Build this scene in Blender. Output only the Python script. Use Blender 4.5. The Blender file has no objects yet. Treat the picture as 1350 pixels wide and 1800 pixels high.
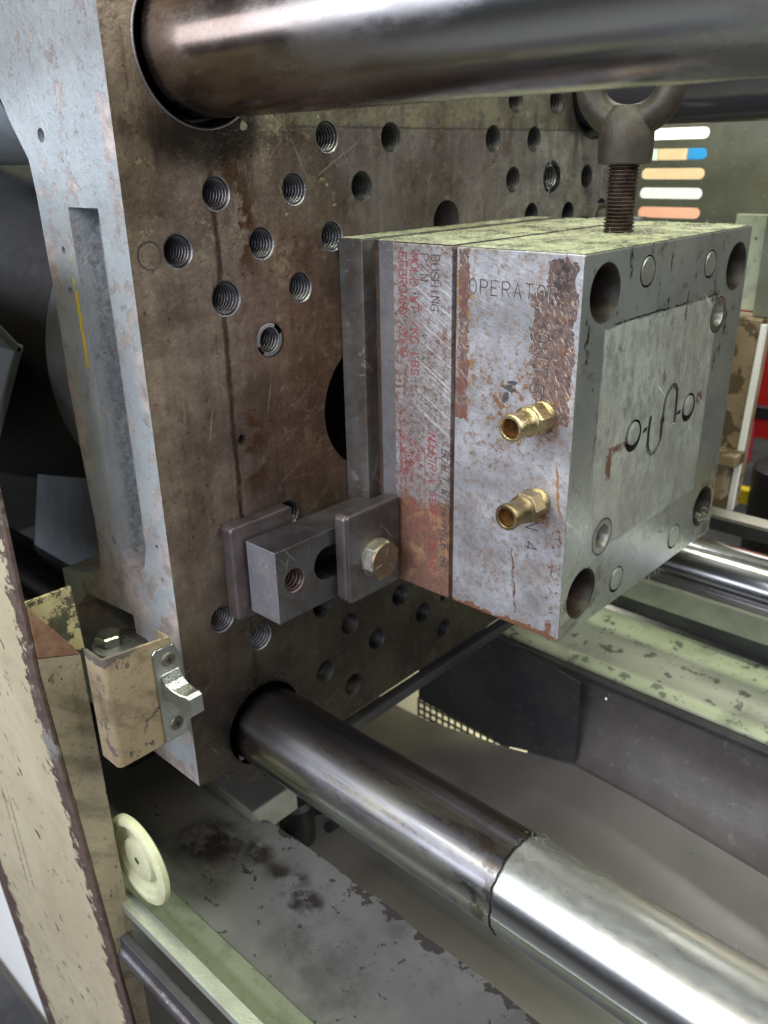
import bpy, bmesh, math, random
from mathutils import Vector, Matrix
random.seed(7)
PI = math.pi
C = bpy.context.scene.collection
S = bpy.context.scene

# ------------------------------------------------------------------ camera
cam_d = bpy.data.cameras.new("camera")
cam = bpy.data.objects.new("camera", cam_d); C.objects.link(cam)
cam.location = (0.445025, -0.430052, 0.301874)
cam.rotation_euler = (1.17085696, 0.0191694, 0.747883)
cam_d.sensor_fit = 'VERTICAL'; cam_d.sensor_height = 36.0
cam_d.lens = 36.0 * 1473.455 / 1800.0
cam_d.clip_start = 0.01; cam_d.clip_end = 50
cam_d.dof.use_dof = True; cam_d.dof.focus_distance = 0.50; cam_d.dof.aperture_fstop = 11.0
S.camera = cam

# ------------------------------------------------------------------ light
w = bpy.data.worlds.new("World"); S.world = w; w.use_nodes = True
bg = w.node_tree.nodes["Background"]
bg.inputs[0].default_value = (0.60, 0.64, 0.70, 1); bg.inputs[1].default_value = 0.07

def area(name, loc, target, sx, sy, power, col, spread=180):
    l = bpy.data.lights.new(name, 'AREA'); l.shape = 'RECTANGLE'; l.size = sx; l.size_y = sy
    l.energy = power; l.color = col; l.spread = math.radians(spread)
    o = bpy.data.objects.new(name, l); C.objects.link(o); o.location = loc
    d = Vector(target) - Vector(loc); o.rotation_euler = d.to_track_quat('-Z', 'Y').to_euler()
    return o
area("ceiling_lamp_green", (0.1, -0.10, 1.9), (0.1, -0.05, 0.0), 3.6, 0.16, 50, (0.92, 1.0, 0.70))
area("lamp_cool", (-0.05, -1.5, 1.15), (-0.05, 0.0, 0.1), 1.3, 0.30, 26, (0.86, 0.91, 1.0))
area("lamp_warm", (0.9, -1.05, 1.3), (0.9, 0.0, 0.1), 1.8, 0.03, 6.0, (1.0, 0.74, 0.52))
area("lamp_white", (1.9, 0.7, 1.3), (0.1, 0.05, 0.1), 1.0, 0.7, 19, (0.97, 1.0, 0.97))
area("front_fill_panel", (-0.1, -1.9, 0.62), (-0.1, 0.0, 0.2), 5.0, 0.85, 46, (0.85, 0.90, 1.0))  # added soft panel for bar reflections and fill
area("board_fill_light", (-0.1, 0.95, 1.1), (-0.35, 1.3, 0.27), 1.0, 0.2, 26, (1.0, 0.98, 0.94))  # lamp added out of view to brighten the boards behind the slots
area("mesh_fill_light", (-0.1, 0.34, -0.34), (-0.1, 0.45, -0.42), 0.12, 0.04, 1.4, (1.0, 0.97, 0.80))  # hidden lamp added to light the board behind the mesh
S.view_settings.view_transform = 'Standard'; S.view_settings.look = 'None'
S.view_settings.exposure = 0.22; S.view_settings.gamma = 1.0
S.render.resolution_x = 768; S.render.resolution_y = 1024
try:
    S.cycles.max_bounces = 6; S.cycles.diffuse_bounces = 3; S.cycles.glossy_bounces = 4
except Exception: pass

# ------------------------------------------------------------------ node helpers
class M:
    def __init__(s, name):
        s.m = bpy.data.materials.new(name); s.m.use_nodes = True
        s.t = s.m.node_tree; s.b = s.t.nodes["Principled BSDF"]
        s.pos = s.t.nodes.new('ShaderNodeNewGeometry').outputs['Position']
    def n(s, typ, **kw):
        x = s.t.nodes.new(typ)
        for k, v in kw.items(): setattr(x, k, v)
        return x
    def put(s, sock, v):
        if isinstance(v, bpy.types.NodeSocket): s.t.links.new(v, sock)
        elif v is not None:
            if isinstance(v, (tuple, list)) and len(v) == 3 and sock.type == 'RGBA': v = (*v, 1)
            sock.default_value = v
    def math(s, op, a, b=None, c=None, clamp=False):
        x = s.n('ShaderNodeMath', operation=op); x.use_clamp = clamp
        s.put(x.inputs[0], a)
        if b is not None: s.put(x.inputs[1], b)
        if c is not None: s.put(x.inputs[2], c)
        return x.outputs[0]
    def vmath(s, op, a, b=None):
        x = s.n('ShaderNodeVectorMath', operation=op); s.put(x.inputs[0], a)
        if b is not None: s.put(x.inputs[1], b)
        return x.outputs['Value'] if op in ('LENGTH', 'DISTANCE', 'DOT_PRODUCT') else x.outputs['Vector']
    def noise(s, scale, detail=4, rough=.55, dist=0, vec=None, color=False, off=0):
        x = s.n('ShaderNodeTexNoise')
        v = vec if vec is not None else s.pos
        if off: v = s.vmath('ADD', v, (off, off*.7, off*1.3))
        s.put(x.inputs['Vector'], v); x.inputs['Scale'].default_value = scale
        x.inputs['Detail'].default_value = detail; x.inputs['Roughness'].default_value = rough
        x.inputs['Distortion'].default_value = dist
        return x.outputs['Color'] if color else x.outputs['Fac']
    def voro(s, scale, vec=None, feature='F1', out='Distance'):
        x = s.n('ShaderNodeTexVoronoi', feature=feature)
        s.put(x.inputs['Vector'], vec if vec is not None else s.pos); x.inputs['Scale'].default_value = scale
        return x.outputs[out]
    def scale(s, v3, vec=None):
        return s.vmath('MULTIPLY', vec if vec is not None else s.pos, v3)
    def rot(s, ang, axis='X', vec=None):
        x = s.n('ShaderNodeVectorRotate', rotation_type=axis + '_AXIS')
        s.put(x.inputs['Vector'], vec if vec is not None else s.pos); x.inputs['Angle'].default_value = ang
        return x.outputs[0]
    def sm(s, v, lo, hi, a=0.0, b=1.0):       # smooth step
        x = s.n('ShaderNodeMapRange', interpolation_type='SMOOTHSTEP')
        s.put(x.inputs[0], v); x.inputs[1].default_value = lo; x.inputs[2].default_value = hi
        x.inputs[3].default_value = a; x.inputs[4].default_value = b
        return x.outputs[0]
    def mix(s, f, a, b, mode='MIX'):
        x = s.n('ShaderNodeMix', data_type='RGBA', blend_type=mode)
        s.put(x.inputs[0], f); s.put(x.inputs[6], a); s.put(x.inputs[7], b)
        return x.outputs[2]
    def fmix(s, f, a, b):
        x = s.n('ShaderNodeMix', data_type='FLOAT')
        s.put(x.inputs[0], f); s.put(x.inputs[2], a); s.put(x.inputs[3], b)
        return x.outputs[0]
    def xyz(s, vec=None):
        x = s.n('ShaderNodeSeparateXYZ'); s.put(x.inputs[0], vec if vec is not None else s.pos)
        return x.outputs
    def warp(s, amt, scale, detail=4):
        c = s.noise(scale, detail, .6, color=True)
        return s.vmath('ADD', s.pos, s.vmath('MULTIPLY', s.vmath('SUBTRACT', c, (.5, .5, .5)), (amt, amt, amt)))
    def blob(s, vec, c, r, soft=.25):         # elliptical stain: radius component 0 = ignored axis
        inv = tuple(0 if q == 0 else 1/q for q in r)
        d = s.vmath('LENGTH', s.vmath('MULTIPLY', s.vmath('SUBTRACT', vec, c), inv))
        return s.sm(d, 1+soft, 1-soft)
    def box(s, vec, lo, hi, soft=.003):       # None = ignored axis
        o = s.xyz(vec); f = None
        for i in range(3):
            if lo[i] is not None:
                g = s.sm(o[i], lo[i]-soft, lo[i]+soft); f = g if f is None else s.math('MULTIPLY', f, g)
            if hi[i] is not None:
                g = s.sm(o[i], hi[i]+soft, hi[i]-soft); f = g if f is None else s.math('MULTIPLY', f, g)
        return f
    def mx(s, *fs):
        f = fs[0]
        for g in fs[1:]: f = s.math('MAXIMUM', f, g)
        return f
    def mul(s, *fs):
        f = fs[0]
        for g in fs[1:]: f = s.math('MULTIPLY', f, g)
        return f
    def bump(s, h, strength=.3, dist=.001, normal=None):
        x = s.n('ShaderNodeBump'); x.inputs['Strength'].default_value = strength
        x.inputs['Distance'].default_value = dist; s.put(x.inputs['Height'], h)
        if normal is not None: s.put(x.inputs['Normal'], normal)
        return x.outputs[0]
    def out(s, col, rough=.5, metal=0.0, normal=None, **kw):
        s.put(s.b.inputs['Base Color'], col); s.put(s.b.inputs['Roughness'], rough); s.put(s.b.inputs['Metallic'], metal)
        if normal is not None: s.put(s.b.inputs['Normal'], normal)
        for k, v in kw.items(): s.put(s.b.inputs[k.replace('_', ' ')], v)
        return s.m

def m_plain(name, col, rough=.5, metal=0., var=.25, nscale=60, bumpd=.0004):
    m = M(name); n = m.noise(nscale, 6, .6)
    dark = tuple(c*(1-var) for c in col); lite = tuple(min(1, c*(1+var)) for c in col)
    c = m.mix(m.sm(n, .3, .7), dark, lite)
    r = m.fmix(m.noise(nscale*2.3, 4, .6, off=3), max(0, rough-.12), min(1, rough+.12))
    return m.out(c, r, metal, m.bump(m.noise(nscale*6, 4, .6, off=5), .4, bumpd))

# ---- platen face: rusted, oiled ground steel
def mat_platen():
    m = M("platen_steel"); o = m.xyz(); y, z = o[1], o[2]
    wp = m.warp(.03, 22, 6); w2 = m.warp(.008, 90, 5)
    brown = m.mix(m.sm(m.noise(9, 5, .6), .35, .65), (.110, .080, .064), (.225, .185, .155))
    tan = m.mix(m.sm(m.noise(30, 6, .65, off=1), .35, .7), (.20, .158, .125), (.35, .295, .235))
    grey = m.mix(m.sm(m.noise(12, 6, .6, off=2), .3, .7), (.125, .108, .112), (.235, .215, .225))
    pale = m.mix(m.sm(m.noise(40, 6, .7, off=4), .35, .65), (.30, .31, .32), (.58, .58, .55))
    ow = m.xyz(wp)
    col = brown
    f = m.mul(m.sm(ow[1], -.088, -.108), m.sm(m.noise(7, 4, .6, off=9), .28, .5))
    col = m.mix(f, col, tan)
    f = m.mul(m.box(wp, (None, -.098, .17), (None, -.05, .33), .012), m.sm(m.noise(28, 6, .7, off=6), .42, .56))
    col = m.mix(f, col, tan)
    f = m.mul(m.sm(ow[1], -.03, .02), m.sm(ow[2], .20, .25), .95)
    col = m.mix(f, col, grey)
    f = m.mul(m.sm(ow[1], .15, .30), m.sm(ow[2], .15, .25), .95)
    col = m.mix(f, col, pale)
    f = m.mul(m.sm(ow[2], .318, .326), m.sm(ow[1], -.07, -.04), m.sm(m.noise(70, 5, .7, off=7), .36, .55))
    col = m.mix(f, col, (.24, .235, .17))
    # lower part: dark olive and red brown, the mold's shade painted in
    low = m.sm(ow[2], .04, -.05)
    low_shaded = m.mix(m.sm(m.noise(16, 5, .6, off=11), .42, .58), (.05, .033, .022), (.135, .12, .075))
    col = m.mix(m.math('MULTIPLY', low, .85), col, low_shaded)
    # deep reddish zone beside the mold
    f = m.mul(m.box(wp, (None, -.075, .07), (None, .02, .27), .03), .6)
    col = m.mix(f, col, m.mix(m.sm(m.noise(35, 5, .6, off=12), .4, .6), (.115, .052, .034), (.19, .105, .07)))
    cl = m.noise(17, 8, .72, off=51)
    col = m.mix(m.sm(cl, .42, .64, 0, .40), col, (.075, .048, .034))
    col = m.mix(m.sm(m.noise(95, 6, .75, off=52), .52, .66, 0, .5), col, (.30, .26, .21))
    gl = m.noise(150, 4, .65, vec=m.scale((1, 1, .06)), off=71)
    col = m.mix(m.sm(gl, .35, .65), m.mix(1.0, col, (.90, .89, .89), 'MULTIPLY'), m.mix(1.0, col, (1.07, 1.07, 1.07), 'MULTIPLY'))
    dr = m.mul(m.sm(m.noise(42, 8, .78, off=72), .53, .60), m.sm(m.noise(9, 3, .6, off=73), .40, .58))
    col = m.mix(m.math('MULTIPLY', dr, .42), col, (.045, .024, .014))
    pf = m.mul(m.sm(m.noise(36, 8, .78, vec=m.scale((1, .7, 1.3), m.rot(.5)), off=74), .575, .60), m.sm(m.xyz(wp)[1], .0, -.06), m.sm(z, .20, .30))
    col = m.mix(pf, col, (.36, .33, .22))
    # rust pits, specks, runs
    sp = m.mul(m.sm(m.noise(190, 4, .7, off=13), .60, .65), m.sm(m.noise(22, 3, .6, off=14), .42, .57))
    col = m.mix(sp, col, (.075, .032, .015))
    runs = m.sm(m.noise(60, 5, .65, vec=m.scale((1, 1, .12)), off=15), .56, .68)
    col = m.mix(m.math('MULTIPLY', runs, .55), col, (.07, .04, .024))
    big = m.mx(m.mul(m.blob(w2, (0, -.088, .305), (0, .012, .02), .5), m.sm(m.noise(60, 5, .7, off=16), .42, .52)),
               m.mul(m.blob(w2, (0, -.082, .265), (0, .010, .03), .5), m.sm(m.noise(60, 5, .7, off=17), .45, .55)),
               m.mul(m.blob(w2, (0, -.088, .12), (0, .012, .035), .5), m.sm(m.noise(70, 5, .7, off=18), .45, .55)))
    col = m.mix(big, col, (.085, .04, .014))
    # dark line where a plate once stopped
    ln = m.sm(m.math('ABSOLUTE', m.math('SUBTRACT', m.xyz(m.warp(.0075, 60, 6))[1], -.1035)), .0030, .0006)
    ln = m.mul(ln, m.sm(z, .31, .29), m.sm(m.noise(40, 4, .6, off=19), .25, .5))
    col = m.mix(m.math('MULTIPLY', ln, .88), col, (.03, .016, .009))
    hl = m.mul(m.sm(m.math('ABSOLUTE', m.math('SUBTRACT', m.xyz(m.warp(.003, 60))[2], .3215)), .0012, .0004), m.sm(y, -.05, -.03))
    col = m.mix(m.math('MULTIPLY', hl, .6), col, (.05, .045, .04))
    # dark glossy patches round the bar ends
    bar_patch = m.mx(m.blob(m.warp(.02, 40), (0, -.10, .317), (0, .042, .016), .4), m.blob(m.warp(.03, 30), (0, -.1, -.106), (0, .055, .05), .35),
               m.mul(m.blob(m.warp(.03, 30), (0, .315, .345), (0, .035, .03), .3), .9))
    col = m.mix(m.math('MULTIPLY', bar_patch, .85), col, (.02, .015, .012))
    # old paint flecks and scratches
    fl = m.mul(m.sm(m.noise(55, 2, .5, vec=m.rot(.6), off=20), .68, .70), m.box(m.pos, (None, -.09, .25), (None, .02, .34), .01))
    col = m.mix(fl, col, (.42, .39, .26))
    sc = None
    for a, of in ((.25, 30), (-.5, 33), (1.1, 36)):
        v = m.scale((1, 26, 1.2), m.rot(a))
        g = m.sm(m.noise(11, 2, .4, vec=v, off=of), .705, .73); sc = g if sc is None else m.mx(sc, g)
    sc = m.mul(sc, m.sm(m.noise(14, 3, .5, off=40), .45, .6), .55)
    col = m.mix(sc, col, (.42, .38, .33))
    col = m.mix(1.0, col, m.mix(m.sm(m.noise(5, 3, .5, off=61), .35, .65), (.66, .62, .61), (.92, .88, .86)), 'MULTIPLY')
    col = m.mix(m.sm(z, .08, -.06, 0, .45), col, (.03, .022, .016))  # more of the mold's shade, painted darker downwards
    rough = m.fmix(m.sm(m.noise(30, 6, .7, off=21), .36, .62), .20, .48)
    rough = m.fmix(bar_patch, rough, .2)
    h = m.math('ADD', m.noise(240, 5, .6), m.math('MULTIPLY', m.noise(30, 4, .6), 1.2))
    h = m.math('SUBTRACT', h, m.math('ADD', m.math('MULTIPLY', ln, 1.5), m.math('MULTIPLY', sp, .5)))
    nrm = m.bump(h, .55, .0009)
    return m.out(col, rough, .38, nrm)

def mat_cast():
    m = M("grey_cast_paint"); o = m.xyz()
    wp = m.warp(.02, 45, 6); ow = m.xyz(wp)
    paint = m.mix(m.sm(m.noise(18, 5, .6), .3, .7), (.30, .335, .355), (.40, .44, .46))
    prim = m.mix(m.sm(m.noise(60, 5, .65, off=2), .35, .65), (.27, .225, .21), (.46, .41, .385))
    edge = m.mx(m.sm(ow[0], -.018, -.007), m.mul(m.sm(ow[0], -.080, -.090), m.sm(ow[2], .33, .28)), m.sm(ow[2], .06, .03))
    worn = m.math('MULTIPLY', edge, m.sm(m.noise(26, 7, .7, off=3), .46, .54))
    worn = m.mx(worn, m.sm(m.noise(24, 8, .76, off=5), .575, .60), m.mul(m.sm(m.noise(150, 5, .75, off=25), .58, .62), m.sm(m.noise(12, 3, .6, off=26), .4, .55)))
    col = m.mix(worn, paint, prim)
    grime_shade = m.mx(m.sm(m.noise(10, 5, .65, off=6), .48, .70), m.mul(m.sm(m.xyz(wp)[2], .325, .365), 1.6))  # random grime, plus shade of the curving top painted as a dark band
    col = m.mix(m.math('MULTIPLY', grime_shade, .35), col, (.13, .12, .11))
    sp = m.sm(m.noise(260, 3, .6, off=7), .66, .72)
    col = m.mix(m.math('MULTIPLY', sp, .6), col, (.10, .08, .07))
    # darker grey floor of the pocket
    pk = m.sm(o[1], -.160, -.153)
    col = m.mix(m.mul(pk, m.box(m.pos, (-.08, None, .02), (-.025, None, .285), .004), m.sm(m.noise(260, 6, .7, off=8), .25, .70), .75), col, (.09, .10, .115))
    # yellow paint pen stroke
    yv = m.warp(.0022, 160, 3); oy = m.xyz(yv)
    yl = m.mul(m.sm(m.math('ABSOLUTE', m.math('SUBTRACT', oy[0], -.0692)), .0019, .0013), m.sm(oy[2], .178, .180), m.sm(oy[2], .2290, .227),
               m.sm(o[1], -.163, -.1645))
    yf = m.mul(m.sm(m.math('ABSOLUTE', m.math('SUBTRACT', oy[0], -.0695)), .003, .001), m.sm(oy[2], .226, .229), m.sm(oy[2], .262, .25), m.sm(m.noise(240, 3, .6), .5, .6), m.sm(o[1], -.163, -.1645))
    col = m.mix(m.mx(yl, yf), col, (.80, .56, .02))
    h = m.math('ADD', m.math('MULTIPLY', m.noise(110, 6, .65), 1.6), m.math('MULTIPLY', m.noise(420, 3, .6), .5))
    h = m.math('SUBTRACT', h, m.math('MULTIPLY', worn, .35))
    return m.out(col, m.fmix(worn, .42, .68), .05, m.bump(h, .7, .0013))

def mat_opface():
    m = M("operator_side_steel"); o = m.xyz()
    base = m.mix(m.sm(m.noise(22, 7, .7), .32, .68), (.26, .262, .278), (.56, .565, .61))
    wv = m.warp(.016, 110, 9); wf = m.warp(.008, 230, 5)
    n1 = m.noise(55, 7, .75, off=1); n2 = m.noise(210, 7, .75, off=2); n3 = m.noise(480, 4, .7, off=3); big = m.noise(15, 4, .6, off=4)
    # grey-violet bloom and fine grime everywhere
    col = m.mix(m.sm(n1, .42, .62, 0, .55), base, (.27, .23, .215))
    col = m.mix(m.sm(n2, .50, .60, 0, .6), col, (.27, .21, .155))
    # orange-brown speckle, dense in the middle band
    band = m.mx(m.box(m.warp(.03, 30), (.118, None, .085), (.180, None, .190), .02), .30)
    f = m.mul(m.sm(m.math('ADD', n2, m.math('MULTIPLY', n1, .55)), .80, .86), m.sm(big, .36, .52), band)
    ocol = m.mix(m.sm(n3, .4, .6), (.14, .055, .02), (.36, .20, .085))
    col = m.mix(m.math('MULTIPLY', f, .9), col, ocol)
    f = m.mul(m.sm(n3, .60, .66), m.sm(n1, .44, .54), .85)
    col = m.mix(f, col, (.11, .06, .04))
    # dark purple-brown scale
    shp = m.mx(m.box(wv, (.1740, None, .150), (.1935, None, .247), .0015), m.box(wv, (.1640, None, .182), (.182, None, .228), .0015),
               m.box(wv, (.168, None, .150), (.180, None, .20), .003))
    edge = m.math('ADD', shp, m.math('MULTIPLY', m.math('SUBTRACT', n1, .5), .9))
    scale1 = m.sm(edge, .52, .58)
    shs = m.box(wv, (.1088, None, .139), (.1172, None, .250), .0012)
    shs = m.mx(shs, m.box(wv, (.1062, None, .139), (.1160, None, .165), .002))
    strip = m.sm(m.math('ADD', shs, m.math('MULTIPLY', m.math('SUBTRACT', m.noise(90, 7, .75, off=6), .5), 1.1)), .62, .70)
    pur = m.mix(m.sm(n2, .36, .64), (.060, .036, .036), (.19, .125, .108))
    pur = m.mix(m.sm(m.noise(100, 7, .78, off=9), .53, .60, 0, .8), pur, (.17, .085, .035))
    pur = m.mix(m.mul(m.sm(m.noise(420, 3, .65, vec=m.scale((1.6, 1, .4), m.rot(.5, 'Y')), off=9), .56, .66), .85), pur, (.50, .40, .33))
    pur = m.mix(m.mul(m.sm(m.noise(330, 3, .65, vec=m.scale((.5, 1, 1.6), m.rot(-.4, 'Y')), off=19), .60, .68), .7), pur, (.52, .44, .38))
    col = m.mix(m.mx(scale1, m.math('MULTIPLY', strip, .95)), col, pur)
    red = m.mul(strip, m.sm(m.noise(60, 4, .6, off=26), .42, .58), .7)
    col = m.mix(red, col, m.mix(n2, (.09, .025, .018), (.19, .065, .035)))
    # lower corner and bottom edge rust
    lowb = m.mx(m.mul(m.box(wv, (.184, None, -.01), (.200, None, .020), .005), .8), m.box(wv, (.106, None, -.004), (.20, None, .0046), .0025), m.mul(m.blob(wv, (.191, 0, .055), (.007, 0, .05), .4), .75))
    low = m.sm(m.math('ADD', lowb, m.math('MULTIPLY', m.math('SUBTRACT', m.noise(120, 7, .78, off=7), .5), 1.5)), .78, .88)
    col = m.mix(low, col, m.mix(n3, (.07, .025, .014), (.21, .09, .04)))
    dk = m.mul(m.blob(wv, (.184, 0, .236), (.007, 0, .013), .5), m.sm(m.noise(200, 6, .75, off=10), .45, .55))
    col = m.mix(dk, col, (.03, .025, .024))
    halo = m.mul(m.box(wv, (.1062, None, .139), (.1195, None, .250), .002), m.sm(m.noise(160, 6, .75, off=12), .49, .56), m.math('SUBTRACT', 1.0, strip))
    col = m.mix(halo, col, m.mix(n3, (.19, .075, .02), (.46, .30, .13)))
    run = m.mul(m.sm(m.math('ABSOLUTE', m.math('SUBTRACT', m.xyz(m.warp(.012, 70, 6))[0], m.math('MULTIPLY_ADD', o[2], -.12, .164))), .0010, .0003), m.sm(o[2], .065, .055), m.sm(o[2], .008, .012), m.sm(n2, .40, .5))
    col = m.mix(run, col, (.17, .085, .05))
    r2 = m.mul(m.sm(m.math('ABSOLUTE', m.math('SUBTRACT', m.xyz(m.warp(.010, 70, 6))[0], m.math('MULTIPLY_ADD', o[2], -.18, .209))), .0010, .0003), m.sm(o[2], .128, .118), m.sm(o[2], .088, .095))
    col = m.mix(r2, col, (.36, .17, .05))
    ring = m.mul(m.mx(m.blob(wf, (.179, 0, .144), (.008, 0, .009), .5), m.blob(wf, (.178, 0, .088), (.007, 0, .009), .5)), m.sm(m.noise(170, 5, .7, off=13), .42, .55))
    col = m.mix(ring, col, (.26, .115, .05))
    nk = m.mul(m.sm(m.noise(70, 3, .6, vec=m.scale((1, 1, .6), m.rot(.7, 'Y')), off=14), .715, .73))
    nk = m.mx(nk, m.blob(wf, (.150, 0, .1665), (.0045, 0, .0022), .3), m.blob(wf, (.147, 0, .1595), (.0022, 0, .0040), .3), m.blob(wf, (.1525, 0, .1700), (.0035, 0, .0016), .3))
    col = m.mix(nk, col, m.mix(n3, (.03, .03, .035), (.16, .16, .17)))
    d = m.vmath('LENGTH', m.vmath('SUBTRACT', m.pos, (.02, 0, -.12)))
    dd = m.math('ADD', d, m.math('MULTIPLY', m.noise(12, 2), .002))
    arcs = m.noise(1, 5, .7, vec=m.math('MULTIPLY', dd, 900))
    arc = m.mul(m.sm(arcs, .55, .68), m.sm(m.noise(16, 3, .6, off=15), .35, .6))
    rust = m.mx(scale1, strip, low, m.math('MULTIPLY', f, .6))
    col = m.mix(m.mul(arc, .30, m.math('SUBTRACT', 1.0, rust)), col, (.80, .81, .84))
    sc = m.sm(m.noise(9, 1, .4, vec=m.scale((14, 1, .7), m.rot(.9, 'Y')), off=35), .705, .715)
    col = m.mix(m.mul(sc, .12), col, (.80, .80, .80))
    h = m.math('ADD', m.math('MULTIPLY', arcs, .6), m.math('MULTIPLY', n3, .6))
    h = m.math('ADD', h, m.math('MULTIPLY', rust, m.math('MULTIPLY', n2, 1.6)))
    h = m.math('SUBTRACT', h, m.math('MULTIPLY', nk, 1.2))
    rough = m.fmix(rust, m.fmix(n1, .30, .50), .74)
    return m.out(col, rough, m.fmix(rust, .50, .05), m.bump(h, .6, .0006))

def mat_textface():
    m = M("engraved_plate_steel"); o = m.xyz()
    n1 = m.noise(50, 7, .75, off=1); n2 = m.noise(230, 7, .75, off=2); n3 = m.noise(520, 4, .7, off=3)
    base = m.mix(m.sm(m.noise(25, 7, .7), .32, .68), (.23, .205, .20), (.42, .40, .41))
    wv = m.warp(.020, 50, 7)
    col = m.mix(m.sm(n2, .46, .60, 0, .75), base, (.15, .095, .075))
    col = m.mix(m.mul(m.sm(n3, .55, .64), .7), col, (.52, .46, .42))
    col = m.mix(m.mul(m.sm(n1, .50, .60), m.sm(n2, .45, .55), .8), col, (.18, .085, .045))
    lowm = m.sm(m.math('ADD', m.sm(m.xyz(wv)[2], .10, .045), m.math('MULTIPLY', m.math('SUBTRACT', n1, .5), 1.4)), .42, .60)
    rust = m.mix(m.sm(n2, .35, .65), (.085, .032, .02), (.22, .105, .06))
    rust = m.mix(m.sm(m.noise(36, 6, .7, off=4), .52, .60, 0, .7), rust, (.33, .19, .09))
    col = m.mix(m.math('MULTIPLY', lowm, .88), col, rust)
    og = m.mul(m.box(wv, (.0525, None, .06), (.064, None, .252), .004), m.sm(n2, .45, .56), .35)
    col = m.mix(og, col, (.24, .10, .05))
    pits = m.sm(m.noise(300, 3, .6, off=7), .64, .68)
    col = m.mix(pits, col, (.06, .045, .04))
    blue = m.mul(m.sm(m.noise(20, 3, .6, off=8), .45, .62), m.sm(o[0], .07, .088), m.sm(o[2], .09, .13))
    ph = m.math('ADD', m.math('MULTIPLY', o[0], .58), o[2])
    a = m.sm(m.noise(1, 3, .55, vec=m.math('MULTIPLY', ph, 330)), .55, .66)
    a = m.mul(a, m.sm(o[0], .066, .082), m.sm(o[2], .10, .14))
    col = m.mix(m.math('MULTIPLY', blue, .45), col, (.50, .51, .56))
    col = m.mix(m.math('MULTIPLY', a, .22), col, (.70, .70, .73))
    h = m.math('ADD', m.math('ADD', n3, n2), m.math('MULTIPLY', a, .6))
    return m.out(col, m.fmix(n1, .36, .58), m.fmix(lowm, .45, .10), m.bump(h, .65, .0006))

def mat_partface():
    m = M("parting_face_steel"); o = m.xyz()
    base = m.mix(m.sm(m.noise(10, 5, .6), .3, .7), (.30, .31, .305), (.45, .465, .455))
    wv = m.warp(.006, 50, 6)
    inner = m.mx(m.box(wv, (None, .030, .052), (None, .196, .204), .0012))
    fl = m.noise(130, 6, .75, vec=m.scale((1, 1, .55)), off=1)
    mott = m.mix(m.sm(fl, .36, .62), (.10, .10, .085), (.44, .455, .40))
    mott = m.mix(m.sm(m.noise(24, 5, .6, off=3), .40, .62, 0, .5), mott, (.15, .135, .10)); mott = m.mix(m.sm(m.noise(330, 4, .7, off=41), .56, .66, 0, .7), mott, (.07, .07, .055)); mott = m.mix(m.sm(o[2], .16, .06, 0, .35), mott, (.17, .16, .12))  # lower face darkened in the colour, imitating its weaker reflection
    col = m.mix(m.math('MULTIPLY', inner, .55), base, mott)
    edge = m.mul(m.math('SUBTRACT', 1.0, inner), m.sm(m.noise(70, 5, .7, off=4), .56, .66), m.sm(o[2], .14, .2, .25, 1))
    col = m.mix(m.math('MULTIPLY', edge, .6), col, (.14, .14, .115))
    pt = m.mul(m.sm(m.noise(75, 5, .75, vec=m.scale((1, 1, .4)), off=5), .60, .63), m.sm(o[2], .10, .18, .2, 1))
    col = m.mix(pt, col, (.09, .085, .07))
    rb = m.mul(m.mx(m.box(wv, (None, .050, .119), (None, .072, .124), .0015), m.box(wv, (None, .045, .103), (None, .053, .124), .0015), m.box(wv, (None, .178, .126), (None, .188, .134), .0015)),
               m.sm(m.noise(140, 5, .7, off=6), .42, .5))
    col = m.mix(rb, col, (.13, .065, .045))
    og = m.mul(m.mx(m.blob(wv, (0, .026, .015), (0, .05, .03), .5), m.blob(wv, (0, .23, .03), (0, .03, .03), .4)), m.sm(m.noise(90, 5, .7, off=7), .45, .6))
    col = m.mix(m.math('MULTIPLY', og, .7), col, (.11, .085, .05))
    ln = m.mul(m.sm(m.math('ABSOLUTE', m.math('SUBTRACT', m.xyz(m.warp(.004, 60))[2], .206)), .0009, .0003), m.box(m.pos, (None, .04, None), (None, .19, None), .002), m.sm(m.noise(60, 3, .6, off=8), .42, .5))
    col = m.mix(ln, col, (.05, .05, .045))
    sc = m.sm(m.noise(14, 2, .4, vec=m.scale((1, 22, 1), m.rot(-.9)), off=9), .72, .74)
    col = m.mix(m.mul(sc, m.sm(m.noise(25, 2, .5, off=11), .5, .6)), col, (.66, .68, .66))
    br = m.noise(900, 3, .6, vec=m.scale((1, 1, .04)), off=10)
    h = m.math('ADD', m.mul(inner, m.math('MULTIPLY', fl, 1.4)), m.math('ADD', m.math('MULTIPLY', br, .3), m.math('MULTIPLY', m.noise(260, 4, .6), .3)))
    rough = m.fmix(inner, m.fmix(m.noise(25, 4, .6, off=12), .20, .36), .52)
    return m.out(col, rough, m.fmix(inner, .66, .20), m.bump(h, .5, .0007))

def mat_dust():
    m = M("dusty_steel_top")
    col = m.mix(m.sm(m.noise(40, 6, .7), .36, .62), (.13, .125, .095), (.44, .45, .31))
    col = m.mix(m.sm(m.noise(300, 4, .7, off=1), .48, .68, 0, .8), col, (.56, .57, .42))
    col = m.mix(m.sm(m.noise(28, 5, .7, off=2), .58, .68, 0, .75), col, (.085, .07, .05))
    return m.out(col, .85, .05, m.bump(m.math('ADD', m.noise(420, 5, .75), m.noise(90, 5, .7, off=3)), .9, .0016))

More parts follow.
